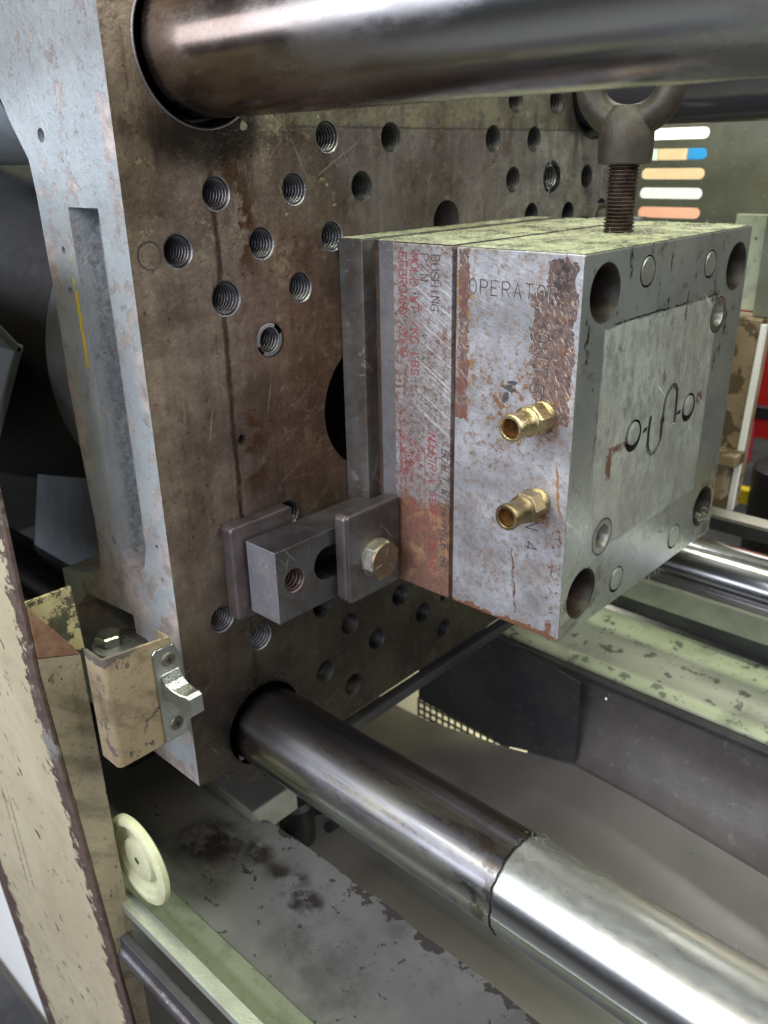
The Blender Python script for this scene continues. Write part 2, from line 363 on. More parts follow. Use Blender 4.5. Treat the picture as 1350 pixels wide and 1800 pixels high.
def mat_darksteel(name, c0, c1, rough=.38, metal=.7, rust=.3, sc=25):
    m = M(name)
    col = m.mix(m.sm(m.noise(sc, 6, .65), .3, .7), c0, c1)
    r = m.mul(m.sm(m.noise(sc*1.7, 6, .7, off=2), .52, .66), rust)
    col = m.mix(r, col, (.16, .075, .035))
    st = m.sm(m.noise(sc*14, 3, .6, off=4), .6, .72, 0, .35)
    col = m.mix(st, col, tuple(min(1, c*1.9) for c in c1))
    return m.out(col, m.fmix(m.noise(sc*3, 5, .6, off=3), rough-.1, rough+.14), metal, m.bump(m.noise(sc*16, 5, .7, off=5), .5, .0006))

def mat_bar(name, kind):
    m = M(name); o = m.xyz()
    base = m.mix(m.sm(m.noise(7, 4, .6, vec=m.scale((.4, 1, 1))), .3, .7), (.46, .46, .49), (.60, .60, .63))
    streak = m.noise(70, 5, .6, vec=m.scale((.035, 1, 1)), off=1)
    circ = m.noise(600, 3, .6, vec=m.scale((1, .03, .03)), off=2)
    smear = m.noise(20, 6, .7, vec=m.scale((.5, 1, 1)), off=3)
    fine = m.noise(240, 5, .75, vec=m.scale((.5, 1, 1)), off=9)
    col = m.mix(m.sm(streak, .52, .66, 0, .18), base, (.28, .27, .27)); metal = 1.0
    rough = m.fmix(m.noise(30, 5, .6, vec=m.scale((.3, 1, 1)), off=4), .13, .21)
    if kind == 'up':
        br = m.mul(m.sm(o[0], .24, .05), .85)
        col = m.mix(br, col, m.mix(m.sm(smear, .35, .65), (.26, .17, .12), (.50, .40, .34)))
        col = m.mix(m.mul(m.sm(smear, .50, .70), .40), col, (.24, .22, .19))
        bottom = m.mul(m.sm(o[2], .3345, .3265), m.sm(m.noise(40, 5, .7, off=6), .25, .55), .6)  # dark reflection along the underside, painted into the colour
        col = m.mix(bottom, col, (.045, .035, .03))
        rough = m.fmix(m.sm(smear, .4, .65), .20, .34)
        sock = m.sm(m.xyz(m.warp(.003, 60))[0], .0020, .0)
        col = m.mix(sock, col, (.012, .010, .009))
    elif kind == 'low':
        sec = m.sm(o[0], .2405, .2390)
        top = m.sm(m.xyz(m.warp(.010, 20))[2], -.098, -.086)
        dk = m.mul(sec, top, m.sm(streak, .26, .50), .92)
        col = m.mix(dk, col, (.12, .115, .12))
        dz = m.mul(sec, m.sm(o[0], .05, .12, .3, 1), m.sm(streak, .50, .58), m.sm(smear, .36, .52))
        col = m.mix(m.math('MULTIPLY', dz, .55), col, m.mix(m.sm(fine, .4, .6), (.05, .04, .035), (.19, .15, .10)))
        gr = m.mul(sec, m.sm(o[0], .10, .15), m.sm(o[2], -.118, -.104), m.sm(m.noise(50, 5, .65, vec=m.scale((.10, 1, 1)), off=8), .47, .56), .45)
        col = m.mix(gr, col, (.30, .29, .22))
        wl = m.mul(sec, m.sm(o[0], .19, .236), m.sm(m.noise(75, 6, .75, off=18), .50, .57), .8)
        col = m.mix(wl, col, (.11, .085, .065))
        sock = m.sm(m.xyz(m.warp(.016, 40))[0], .016, .003)
        col = m.mix(sock, col, (.012, .011, .012))
        rough = m.fmix(m.mx(dz, dk, gr), rough, .40)
        dust = m.mul(m.math('SUBTRACT', 1.0, sec), m.sm(o[2], -.100, -.078), m.sm(fine, .15, .85, .35, .85))
        col = m.mix(dust, col, (.52, .55, .43)); metal = m.fmix(dust, 1.0, .55); rough = m.fmix(dust, rough, .42)
    else:
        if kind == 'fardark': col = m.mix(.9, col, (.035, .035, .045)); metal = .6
    sp = m.sm(m.noise(420, 3, .6, off=10), .66, .71, 0, .3)
    col = m.mix(sp, col, (.12, .11, .10))
    h = m.math('ADD', m.math('MULTIPLY', circ, .35), m.math('ADD', m.math('MULTIPLY', streak, .5), m.math('MULTIPLY', fine, .35)))
    return m.out(col, rough, metal, m.bump(h, .22, .0003))

def mat_peel(name, paint0, paint1, under, thr=.60, edge=None, sc=22, grime_shade=.45, streak=0.0, scratch=False, eamp=3.2):
    m = M(name); o = m.xyz()
    p = m.mix(m.sm(m.noise(9, 4, .6), .3, .7), paint0, paint1)
    n = m.noise(sc, 9, .75, off=1)
    peel = m.sm(n, thr, thr+.010)
    if edge:
        for (axis, a, b) in edge:
            ww = m.xyz(m.warp(.016, 38, 7))[axis]
            d = m.sm(ww, a, b)
            peel = m.mx(peel, m.sm(m.math('ADD', d, m.math('MULTIPLY', m.math('SUBTRACT', m.noise(sc*2.4, 9, .78, off=8), .5), eamp)), .50, .53))
    chips = m.mul(m.sm(m.noise(130, 3, .6, vec=m.scale((1, 1, .45), m.rot(.5, 'Y')), off=2), .655, .665), m.sm(m.noise(20, 3, .6, off=21), .40, .5))
    peel = m.mx(peel, chips)
    if scratch:
        for (c0, sl) in scratch:
            wv = m.xyz(m.warp(.0025, 90, 5))
            l = m.math('ABSOLUTE', m.math('SUBTRACT', wv[0], m.math('ADD', m.math('MULTIPLY', o[2], sl), c0)))
            peel = m.mx(peel, m.mul(m.sm(l, .0009, .0006), m.sm(o[2], -.31, -.30), m.sm(o[2], -.17, -.19), m.sm(m.noise(90, 3, .6, off=17), .38, .45)))
    u = m.mix(m.sm(m.noise(90, 5, .7, off=3), .35, .65), tuple(c*.55 for c in under), under)
    u = m.mix(m.mul(m.sm(m.noise(18, 4, .6, off=12), .60, .64), .8 if edge else 0.0), u, (.20, .20, .185))
    rim = m.math('SUBTRACT', m.sm(n, thr-.012, thr), peel, clamp=True)
    col = m.mix(peel, p, u)
    g = m.mul(m.sm(m.noise(60, 6, .72, off=5), .48, .68), grime_shade)
    col = m.mix(g, col, tuple(c*.42 for c in paint0))
    if streak:
        st = m.sm(m.noise(30, 5, .7, vec=m.scale((1, .35, 1.6), m.rot(.7)), off=6), .46, .66)
        col = m.mix(m.math('MULTIPLY', st, streak), col, tuple(c*.38 for c in paint0))
        st = m.sm(m.noise(220, 3, .65, off=7), .60, .70)
        col = m.mix(m.math('MULTIPLY', st, streak*.8), col, tuple(c*.3 for c in paint0))
    h = m.math('SUBTRACT', m.math('ADD', m.math('MULTIPLY', m.noise(420, 4, .65), .5), m.math('MULTIPLY', m.noise(130, 3, .6, off=9), .5)), m.math('MULTIPLY', peel, 1.3))
    return m.out(col, m.fmix(peel, .42, .70), 0., m.bump(h, .75, .0010))

def mat_speckled(name, c0, c1, spot, thr=.62, sc=45, edge_y=None):
    m = M(name)
    p = m.mix(m.sm(m.noise(7, 4, .6), .3, .7), c0, c1)
    n = m.noise(sc, 5, .62, off=1)
    f = m.sm(n, thr, thr+.015)
    f2 = m.sm(m.noise(sc*3.2, 3, .6, off=2), .68, .70)
    if edge_y:
        d = m.sm(m.xyz()[1], edge_y[0], edge_y[1])
        f = m.mx(f, m.sm(m.math('ADD', m.math('MULTIPLY', d, .22), n), .66, .675))
    f = m.mx(f, f2)
    col = m.mix(f, p, spot)
    col = m.mix(m.sm(m.noise(12, 5, .7, off=3), .50, .72, 0, .6), col, tuple(c*.35 for c in c0))
    col = m.mix(m.sm(m.noise(900, 2, .5, off=4), .74, .78, 0, .7), col, (.6, .6, .55))
    h = m.math('SUBTRACT', m.math('MULTIPLY', m.noise(300, 4, .6), .5), f)
    return m.out(col, m.fmix(f, .38, .6), 0., m.bump(h, .5, .0006))

MT = {}
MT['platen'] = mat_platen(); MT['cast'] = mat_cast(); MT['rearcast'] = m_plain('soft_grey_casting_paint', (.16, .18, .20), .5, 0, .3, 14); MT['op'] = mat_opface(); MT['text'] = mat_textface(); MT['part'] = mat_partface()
MT['dust'] = mat_dust()
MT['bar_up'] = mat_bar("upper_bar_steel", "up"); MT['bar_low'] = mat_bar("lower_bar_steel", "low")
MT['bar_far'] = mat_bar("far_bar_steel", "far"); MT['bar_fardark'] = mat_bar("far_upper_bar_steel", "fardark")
MT['thread'] = mat_darksteel("threaded_bore_steel", (.20, .20, .22), (.36, .36, .40), .30, .9, .1, 60)
MT['threadroot'] = m_plain("dark_thread_root", (.02, .018, .02), .5, .3, .3, 200)
MT['black'] = m_plain("black_void_shade", (.006, .006, .007), .7)  # black stands in for the shade inside holes and voids
MT['clampplate'] = mat_darksteel("dark_mold_steel", (.10, .09, .085), (.20, .19, .185), .42, .55, .35, 30)
MT['recess'] = mat_darksteel("rusty_recess_steel", (.045, .028, .022), (.10, .065, .05), .55, .3, .6, 40)
MT['ledge'] = mat_darksteel("smooth_ledge_steel", (.22, .215, .225), (.32, .315, .33), .36, .65, .3, 30)
MT['clamp'] = mat_darksteel("blackened_clamp_steel", (.085, .08, .085), (.17, .165, .18), .36, .75, .12, 22)
def add_rub(mt, c=(.34, .33, .34)):
    t = mt.node_tree; b = t.nodes['Principled BSDF']; l = b.inputs['Base Color'].links[0].from_socket
    m = M.__new__(M); m.m = mt; m.t = t; m.b = b; m.pos = t.nodes.new('ShaderNodeNewGeometry').outputs['Position']
    f = None
    for a, of in ((.3, 3), (-.7, 6), (1.3, 9)):
        g = m.sm(m.noise(22, 2, .4, vec=m.scale((3, 16, 1.2), m.rot(a)), off=of), .68, .72); f = g if f is None else m.mx(f, g)
    f = m.mul(f, m.sm(m.noise(30, 4, .6, off=14), .42, .6), .6)
    g = m.mul(m.sm(m.noise(28, 7, .75, off=17), .50, .62), .55)
    l = m.mix(g, l, (.10, .065, .045))
    t.links.new(m.mix(f, l, c), b.inputs['Base Color'])
add_rub(MT['clamp'])
MT['clampend'] = mat_darksteel("sawn_clamp_end_steel", (.24, .24, .27), (.38, .37, .40), .42, .7, .2, 20)
add_rub(MT['clampplate'])
MT['rim'] = mat_darksteel("worn_pinkish_steel", (.09, .075, .078), (.21, .175, .175), .36, .7, .3, 28)
MT['bolt'] = mat_darksteel("zinc_dull_bolt", (.30, .285, .25), (.50, .48, .42), .30, .9, .25, 60)
MT['boltface'] = mat_darksteel("bronze_bolt_face", (.17, .125, .085), (.28, .215, .15), .38, .8, .3, 90)
MT['eye'] = mat_darksteel("forged_dark_eyebolt", (.035, .031, .026), (.085, .076, .062), .48, .45, .2, 40)
MT['eyethread'] = mat_darksteel("oily_thread_steel", (.09, .065, .055), (.24, .19, .17), .28, .85, .5, 120)
MT['brass'] = mat_darksteel("brass", (.46, .36, .19), (.70, .58, .36), .27, 1., .12, 70)
MT['brassdark'] = mat_darksteel("tarnished_brass", (.18, .13, .07), (.42, .33, .19), .32, 1., .2, 90)
MT['orange'] = m_plain("rusty_bore", (.22, .10, .03), .6, .2, .5, 200)
MT['pin'] = mat_darksteel("ejector_pin_steel", (.28, .30, .28), (.42, .44, .41), .30, .7, .05, 50)
MT['bushing'] = mat_darksteel("bushing_steel", (.24, .24, .225), (.40, .40, .38), .28, .85, .1, 60)
MT['chan'] = mat_darksteel('polished_channel_steel', (.16, .16, .155), (.34, .34, .33), .20, .9, .1, 90)
MT['bore'] = mat_darksteel("dark_bore_steel", (.008, .006, .005), (.028, .018, .014), .42, .15, .25, 60)  # near-black: shade inside the bores is put into the colour
MT['darkthread'] = mat_darksteel('dark_threaded_steel', (.03, .03, .032), (.07, .068, .07), .35, .5, .1, 60)  # darker version of the thread steel
MT['oilblack'] = m_plain('oily_black_grime', (.012, .011, .010), .28, .2, .4, 90)
MT['chrome'] = mat_darksteel("chromed_latch_steel", (.50, .53, .48), (.66, .68, .62), .18, 1., .02, 30)
MT['zincscrew'] = mat_darksteel("dull_brown_screw", (.13, .12, .09), (.26, .24, .19), .38, .85, .2, 150)
MT['cream'] = mat_peel("peeling_cream_paint", (.43, .37, .25), (.52, .455, .315), (.10, .06, .05), .665, edge=[(0, -.0640, -.0270), (0, -.246, -.276)], sc=26, grime_shade=.2, scratch=((-.150, .10), (-.158, .12)))
MT['tan'] = mat_peel("grimy_tan_paint", (.26, .22, .15), (.34, .29, .205), (.13, .095, .055), .68, sc=40, streak=.65)
MT['bracket'] = mat_peel('worn_tan_bracket_paint', (.25, .19, .12), (.32, .25, .165), (.12, .10, .09), .585, edge=[(2, .004, .024)], sc=60, streak=.6, eamp=1.5)
MT['tabpaint'] = mat_peel("half_peeled_tab_paint", (.40, .345, .18), (.46, .41, .23), (.085, .085, .055), .50, sc=60)
MT['rustcap'] = mat_darksteel("brown_rust_cap", (.14, .06, .035), (.26, .15, .10), .65, .1, .8, 40)
MT['nearbed'] = mat_speckled("grey_speckled_bed_paint", (.10, .10, .095), (.16, .163, .155), (.04, .035, .032), .655, 75, (-.098, -.074))
def stain(mt, spots, c):
    t = mt.node_tree; b = t.nodes['Principled BSDF']; l = b.inputs['Base Color'].links[0].from_socket
    m = M.__new__(M); m.m = mt; m.t = t; m.b = b; m.pos = t.nodes.new('ShaderNodeNewGeometry').outputs['Position']
    wv = m.warp(.035, 30, 6); f = None
    for q in spots:
        g = m.blob(wv, q[:3], q[3:6], .5); f = g if f is None else m.mx(f, g)
    f = m.mul(f, m.sm(m.noise(45, 6, .7, off=5), .36, .56), .9)
    t.links.new(m.mix(f, l, c), b.inputs['Base Color'])
stain(MT['nearbed'], [(-.01, -.112, 0, .022, .012, 0), (.028, -.112, 0, .022, .014, 0), (-.05, -.13, 0, .03, .02, 0), (.06, -.12, 0, .012, .008, 0)], (.018, .014, .012))

MT['farbed'] = mat_speckled("pale_green_speckled_paint", (.46, .50, .36), (.54, .58, .43), (.17, .19, .15), .585, 50)
MT['strip'] = mat_peel("green_grey_strip_paint", (.16, .18, .125), (.21, .235, .165), (.22, .16, .075), .62, sc=20)
MT['alu'] = mat_darksteel("dull_aluminium", (.40, .42, .36), (.54, .56, .48), .34, .7, .02, 30)
MT['nylon'] = mat_darksteel("yellowed_nylon", (.46, .46, .29), (.56, .57, .38), .5, 0., .12, 40)
MT['sheet'] = mat_darksteel("dark_sheet_metal", (.060, .060, .066), (.11, .108, .115), .36, .55, .06, 9)
MT['insheet'] = mat_darksteel('soft_grey_sheet', (.14, .128, .125), (.215, .20, .195), .34, .5, .15, 8)
MT['chute'] = m_plain("grey_chute_sheet", (.235, .222, .225), .33, .4, .12, 8)
MT['rear'] = mat_darksteel("olive_guard_paint", (.11, .115, .09), (.17, .175, .14), .55, .1, .15, 14)
MT['rearcream'] = mat_peel("dirty_cream_post_paint", (.40, .42, .33), (.48, .50, .40), (.13, .09, .05), .60, sc=14)
MT['rearcream2'] = m_plain('cream_board', (.80, .76, .55), .6, 0, .1, 9)
MT['rearbrown'] = mat_speckled("greasy_brown_column", (.19, .14, .085), (.30, .24, .16), (.08, .055, .03), .52, 26)
MT['white'] = m_plain("white_board", (.80, .80, .79), .6, 0, .04, 6)
MT['orangebd'] = m_plain("salmon_board", (.80, .42, .28), .6, 0, .08, 12)
MT['cardboard'] = m_plain("cardboard", (.68, .52, .30), .8, 0, .12, 9)
MT['blue'] = m_plain("blue_bin_plastic", (.03, .28, .62), .4, 0, .1, 9)
MT['greenish'] = m_plain("pale_green_board", (.50, .62, .52), .6, 0, .2, 30)
MT['red'] = m_plain("red_cabinet_paint", (.62, .02, .02), .38, 0, .12, 9)
MT['pink'] = m_plain("pink_red_plastic", (.66, .06, .12), .4, 0, .12, 9)
MT['yellow'] = m_plain("yellow_paint", (.72, .56, .02), .4, 0, .12, 9)
MT['rubber'] = m_plain("black_rubber", (.012, .012, .013), .5, 0, .3, 60)
MT['floor'] = m_plain("workshop_floor", (.16, .155, .15), .6, 0, .3, 6)
def m_ink(name, c, base):
    m = M(name); n = m.noise(160, 5, .7)
    return m.out(m.mix(m.sm(n, .52, .66, 0, .5), c, base), .65, .1, m.bump(m.noise(500, 4, .6), .5, .0005))
MT['ink_'] = m_plain("engraved_dark_line", (.05, .035, .03), .7, 0, .4, 200)
MT['ink'] = m_ink('engraved_dark', (.06, .045, .04), (.30, .27, .26)); MT['redink'] = m_ink('engraved_red', (.24, .045, .05), (.34, .25, .23))
MT['redink_'] = m_plain("engraved_red_paint", (.26, .035, .045), .6, 0, .55, 160)
MT['rustink'] = m_plain("engraved_rust_red", (.34, .10, .05), .6, 0, .5, 160)
MT['lint'] = m_plain('pale_lint', (.52, .55, .42), .8, 0., .2, 200)
MT['glint'] = m_plain("letter_glint", (.70, .68, .68), .3, .8, .2, 160)  # pale strokes, a highlight painted beside the letters

# ------------------------------------------------------------------ mesh helpers
BASE = {}
def tag(o, label, cat, group=None):
    o['label'] = label; o['category'] = cat
    if group: o['group'] = group
    return o
def thing(name, base, label, cat, group=None):
    o = bpy.data.objects.new(name, None); C.objects.link(o); o.location = base; o.empty_display_size = .02
    BASE[o] = Vector(base); return tag(o, label, cat, group)
def link(name, me, mats, parent=None, base=None):
    o = bpy.data.objects.new(name, me); C.objects.link(o)
    if parent is not None:
        o.parent = parent; BASE[o] = BASE[parent]
    else:
        b = Vector(base or (0, 0, 0)); o.location = b; BASE[o] = b
    for mt in (mats if isinstance(mats, (list, tuple)) else [mats]):
        if len(me.materials) < (len(mats) if isinstance(mats, (list, tuple)) else 1): me.materials.append(mt)
    return o
def obj(name, bm, mats, parent=None, base=None, smooth=False, bevel=0, seg=2, label=None):
    """bm in world coordinates -> mesh object whose origin sits at its thing's base"""
    b = BASE[parent] if parent is not None else Vector(base or (0, 0, 0))
    bmesh.ops.translate(bm, verts=bm.verts, vec=-b)
    bmesh.ops.recalc_face_normals(bm, faces=bm.faces)
    me = bpy.data.meshes.new(name); bm.to_mesh(me); bm.free()
    if smooth:
        me.polygons.foreach_set('use_smooth', [True]*len(me.polygons))
        try: me.set_sharp_from_angle(angle=math.radians(38))
        except Exception: pass
    o = link(name, me, mats, parent, base)
    if bevel:
        bv = o.modifiers.new('bevel', 'BEVEL'); bv.width = bevel; bv.segments = seg; bv.limit_method = 'ANGLE'
        bv.angle_limit = math.radians(50); bv.harden_normals = False
    if label: o['label'] = label
    return o
def structure(o): o['kind'] = 'structure'; return o

def box(bm, lo, hi, mi=0):
    x0, y0, z0 = lo; x1, y1, z1 = hi
    v = [bm.verts.new(p) for p in ((x0,y0,z0),(x1,y0,z0),(x1,y1,z0),(x0,y1,z0),(x0,y0,z1),(x1,y0,z1),(x1,y1,z1),(x0,y1,z1))]
    for q in ((0,3,2,1),(4,5,6,7),(0,1,5,4),(2,3,7,6),(1,2,6,5),(3,0,4,7)):
        f = bm.faces.new([v[i] for i in q]); f.material_index = mi
    return v
def ax3(axis, a, b, d):      # plane coords (a,b) and depth d along axis
    return {'X': (d, a, b), 'Y': (a, d, b), 'Z': (a, b, d)}[axis]
def prism(bm, poly, axis, d0, d1, mi=0):
    A = [bm.verts.new(ax3(axis, a, b, d0)) for a, b in poly]; B = [bm.verts.new(ax3(axis, a, b, d1)) for a, b in poly]
    bm.faces.new(A).material_index = mi; bm.faces.new(B[::-1]).material_index = mi
    n = len(poly)
    for i in range(n):
        bm.faces.new((A[i], A[(i+1) % n], B[(i+1) % n], B[i])).material_index = mi
def circle(cy, cz, r, n=32, ph=0): return [(cy+r*math.cos(2*PI*i/n+ph), cz+r*math.sin(2*PI*i/n+ph)) for i in range(n)]
def holed(bm, outer, holes, axis, d, mi=0):
    edges = []
    for poly in [outer]+holes:
        v = [bm.verts.new(ax3(axis, a, b, d)) for a, b in poly]
        for i in range(len(v)): edges.append(bm.edges.new((v[i], v[(i+1) % len(v)])))
    r = bmesh.ops.triangle_fill(bm, use_beauty=True, use_dissolve=False, edges=edges)
    for f in r['geom']:
        if isinstance(f, bmesh.types.BMFace): f.material_index = mi
def walls(bm, poly, axis, d0, d1, mi=0, close=True):
    A = [bm.verts.new(ax3(axis, a, b, d0)) for a, b in poly]; B = [bm.verts.new(ax3(axis, a, b, d1)) for a, b in poly]
    n = len(poly)
    for i in range(n if close else n-1): bm.faces.new((A[i], A[(i+1) % n], B[(i+1) % n], B[i])).material_index = mi
def lathe(bm, prof, axis='X', c=(0, 0, 0), seg=32, cap0=False, cap1=False, mi=0, ph=0, rad=None):
    """prof: list of (d, r) along axis from c"""
    rings = []
    for d, r in prof:
        ring = []
        for i in range(seg):
            t = 2*PI*i/seg+ph; rr = r*(rad(t) if rad else 1)
            a, b = rr*math.cos(t), rr*math.sin(t)
            p = ax3(axis, a, b, d); ring.append(bm.verts.new((p[0]+c[0], p[1]+c[1], p[2]+c[2])))
        rings.append(ring)
    for A, B in zip(rings, rings[1:]):
        for i in range(seg): bm.faces.new((A[i], A[(i+1) % seg], B[(i+1) % seg], B[i])).material_index = mi
    if cap0: bm.faces.new(rings[0][::-1]).material_index = mi
    if cap1: bm.faces.new(rings[-1]).material_index = mi
def tube(bm, pts, r, seg=10, mi=0):
    pts = [Vector(p) for p in pts]; rings = []; up = Vector((0, 0, 1))
    for i, p in enumerate(pts):
        t = (pts[min(i+1, len(pts)-1)]-pts[max(i-1, 0)]).normalized()
        s = t.cross(up); s = s.normalized() if s.length > 1e-4 else Vector((1, 0, 0)); u = s.cross(t)
        rings.append([bm.verts.new(p+r*(math.cos(2*PI*k/seg)*s+math.sin(2*PI*k/seg)*u)) for k in range(seg)])
    for A, B in zip(rings, rings[1:]):
        for i in range(seg): bm.faces.new((A[i], A[(i+1) % seg], B[(i+1) % seg], B[i])).material_index = mi
    bm.faces.new(rings[0][::-1]); bm.faces.new(rings[-1])
def stroke_outline(pts, w, cap=5):
    pts = [Vector((*p, 0)) for p in pts]; L, R = [], []
    for i, p in enumerate(pts):
        t = (pts[min(i+1, len(pts)-1)]-pts[max(i-1, 0)]).normalized(); n = Vector((-t.y, t.x, 0))
        L.append(p+n*w); R.append(p-n*w)
    def arc(c, a, b):
        v = a-c; out = []
        for k in range(1, cap):
            q = Matrix.Rotation(-PI*k/cap, 3, 'Z') @ v; out.append(c+q)
        return out
    out = L+arc(pts[-1], L[-1], R[-1])+R[::-1]+arc(pts[0], R[0], L[0])
    return [(v.x, v.y) for v in out]
BM = bmesh.new

# threads: shared meshes
def thread_mesh(r, depth=.036, pitch=.0030, chamfer=.0007, mt=None):
    bm = BM()
    def seg(a, b, mi):
        lathe(bm, [a, b], 'X', seg=32, mi=mi)
    seg((0, r+chamfer), (-chamfer, r*.985), 0); d = -chamfer
    while d > -depth:
        seg((d, r*.985), (d-pitch*.42, r*.89), 1)
        seg((d-pitch*.42, r*.89), (d-pitch*.52, r*.855), 0)
        seg((d-pitch*.52, r*.855), (d-pitch*.80, r*.855), 0)
        seg((d-pitch*.80, r*.855), (d-pitch, r*.985), 1); d -= pitch
    seg((d, r*.985), (d-.001, .0003), 1)
    bmesh.ops.remove_doubles(bm, verts=bm.verts, dist=1e-6)
    me = bpy.data.meshes.new('threaded_hole')
    bm.to_mesh(me); bm.free(); me.materials.append(mt or MT['thread']); me.materials.append(MT['threadroot'])
    return me

# ------------------------------------------------------------------ PLATEN
R0 = .0098
HOLES = [(-.1007,.2838),(-.1323,.2527),(-.0682,.2522),(-.0377,.2841),(-.0058,.3156),(.0573,.315),(.026,.2833),(-.0049,.2521),
         (-.0371,.2209),(.1815,.3144),(.2415,.314),(.2121,.2823),(.3337,.2817),(.2425,.252),(.304,.25),(.3656,.2503),
         (.2118,.3441),(.2735,.3446),(-.1291,-.0003),(-.0969,-.0302),(-.0326,-.03),(-.0023,-.0604),(.0297,-.0903),(.0605,-.059),
         (-.0328,-.0928),(-.0011,-.1222),(-.0621,.0600),(.0925,-.0275),(.0925,-.0905),(.1235,-.122)]
BIG = [(-.1002,.2211,.0108)]
pl = thing('platen', (0, .12, -.15), 'upright brown rusted platen full of threaded holes with grey painted cast side', 'machine plate')
PX0, PX1 = -.100, 0.0
YL, YR, ZB, ZT = -.165, .407, -.151, .405
def rr(y0, y1, z0, z1, r, n=6, corners=(1,1,1,1)):
    out = []
    for k, (cy, cz, a0) in enumerate(((y1-r, z1-r, 0), (y0+r, z1-r, 90), (y0+r, z0+r, 180), (y1-r, z0+r, 270))):
        if corners[k]:
            for i in range(n+1):
                a = math.radians(a0+90*i/n); out.append((cy+r*math.cos(a), cz+r*math.sin(a)))
        else: out.append(((y1 if k in (0, 3) else y0), (z1 if k < 2 else z0)))
    return out
outer = [(YR, ZT), (YL, ZT), (YL, -.128)] + [(-.1+.046*math.cos(math.radians(a)), -.112+.046*math.sin(math.radians(a))) for a in range(205, 290, 12)] + [(-.065, ZB), (YR, ZB)]
bores = [(-.1035, .362, .0432), (.342, .358, .044), (-.1, -.1065, .036), (.342, -.088, .040)]
hl = [circle(y, z, R0+.0007, 32) for y, z in HOLES] + [circle(y, z, r+.0007, 32) for y, z, r in BIG]
hl += [circle(-.0669, .1894, .0118), circle(.2728, .2829, .0144)]
hl += [circle(.1219, .2537, .0165), circle(-.098, .1265, .0036, 16), circle(.1212, -.0871, .0033, 12), circle(.03, .1255, .0505, 48)]
# bores: upper near bar bore
hl += [circle(b[0], b[1], b[2], 48) for b in bores]
bm = BM()
holed(bm, outer, hl, 'X', 0.0, 0)
for b in hl[-8:]: walls(bm, b, 'X', 0, -.06, 0)
n = len(outer)
A = [bm.verts.new((0, a, b)) for a, b in outer]; B = [bm.verts.new((PX0, a, b)) for a, b in outer]
# all side walls except the near upright edge (built with its pocket below)
for i in range(n):
    p, q = outer[i], outer[(i+1) % n]
    if abs(p[0]-YL) < 1e-6 and abs(q[0]-YL) < 1e-6: continue
    bm.faces.new((A[i], A[(i+1) % n], B[(i+1) % n], B[i])).material_index = 1
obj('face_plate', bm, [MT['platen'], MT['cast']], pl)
# near side: painted casting with a long pocket, small tapped holes
bm = BM()
side = [(0, ZT), (-.140, ZT), (-.134, .352), (-.118, .325), (-.103, .305), (-.1005, .285), (-.0985, .20), (-.1005, .165), (-.099, .12), (-.0955, .06), (-.0965, .030),
        (-.102, .018), (-.125, .008), (-.165, .000), (-.165, -.128), (0, -.128)]
POCK = [(-.0275, .278), (-.0625, .278), (-.0626, .245), (-.0622, .203), (-.0620, .170), (-.0638, .115), (-.0637, .082), (-.0640, .062), (-.0630, .047), (-.056, .037), (-.044, .036), (-.034, .044), (-.0285, .060), (-.0280, .10), (-.0277, .2)]
pock = POCK
nutp = [(-.1, -.002), (-.135, -.002), (-.150, -.02), (-.150, -.085), (-.062, -.085), (-.062, .002)]
small = [(-.082,.3182,.0042),(-.0767,.2521,.0024),(-.0764,.227,.0026),(-.0718,.0528,.0030),(-.0138,.0652,.0018),(-.0123,.0409,.0018)]
nutp = [(-.060, -.004), (-.128, -.010), (-.150, -.03), (-.150, -.085), (-.060, -.085)]
shl = [circle(a, b, r, 16) for a, b, r in small]
holed(bm, side, [pock, nutp]+shl, 'Y', YL)
n = len(side)
for i in range(n-1):
    a, b = side[i], side[i+1]
    v = [bm.verts.new((a[0], YL, a[1])), bm.verts.new((b[0], YL, b[1])), bm.verts.new((b[0], YL+.07, b[1])), bm.verts.new((a[0], YL+.07, a[1]))]
    bm.faces.new(v)
# pocket: sloping walls to a rough floor
cx = sum(p[0] for p in pock)/len(pock); cz = sum(p[1] for p in pock)/len(pock)
inner = [(p[0]*.90+cx*.10-.0005, p[1]*.985+cz*.015-.001) for p in pock]
A = [bm.verts.new((a, YL, b)) for a, b in pock]; B = [bm.verts.new((a+.002, YL+.017, b)) for a, b in inner]
for i in range(len(pock)):
    bm.faces.new((A[i], A[(i+1) % len(pock)], B[(i+1) % len(pock)], B[i]))
bm.faces.new(B)
walls(bm, nutp, 'Y', YL, YL+.05); bm.faces.new([bm.verts.new((a, YL+.05, b)) for a, b in nutp])
for s_ in shl:
    walls(bm, s_, 'Y', YL, YL+.012)
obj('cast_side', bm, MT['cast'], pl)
for a, b, r in small:
    bm = BM(); prism(bm, circle(a, b, r*.98, 16), 'Y', YL+.006, YL+.012); obj('side_hole_bottom', bm, MT['black'], pl)
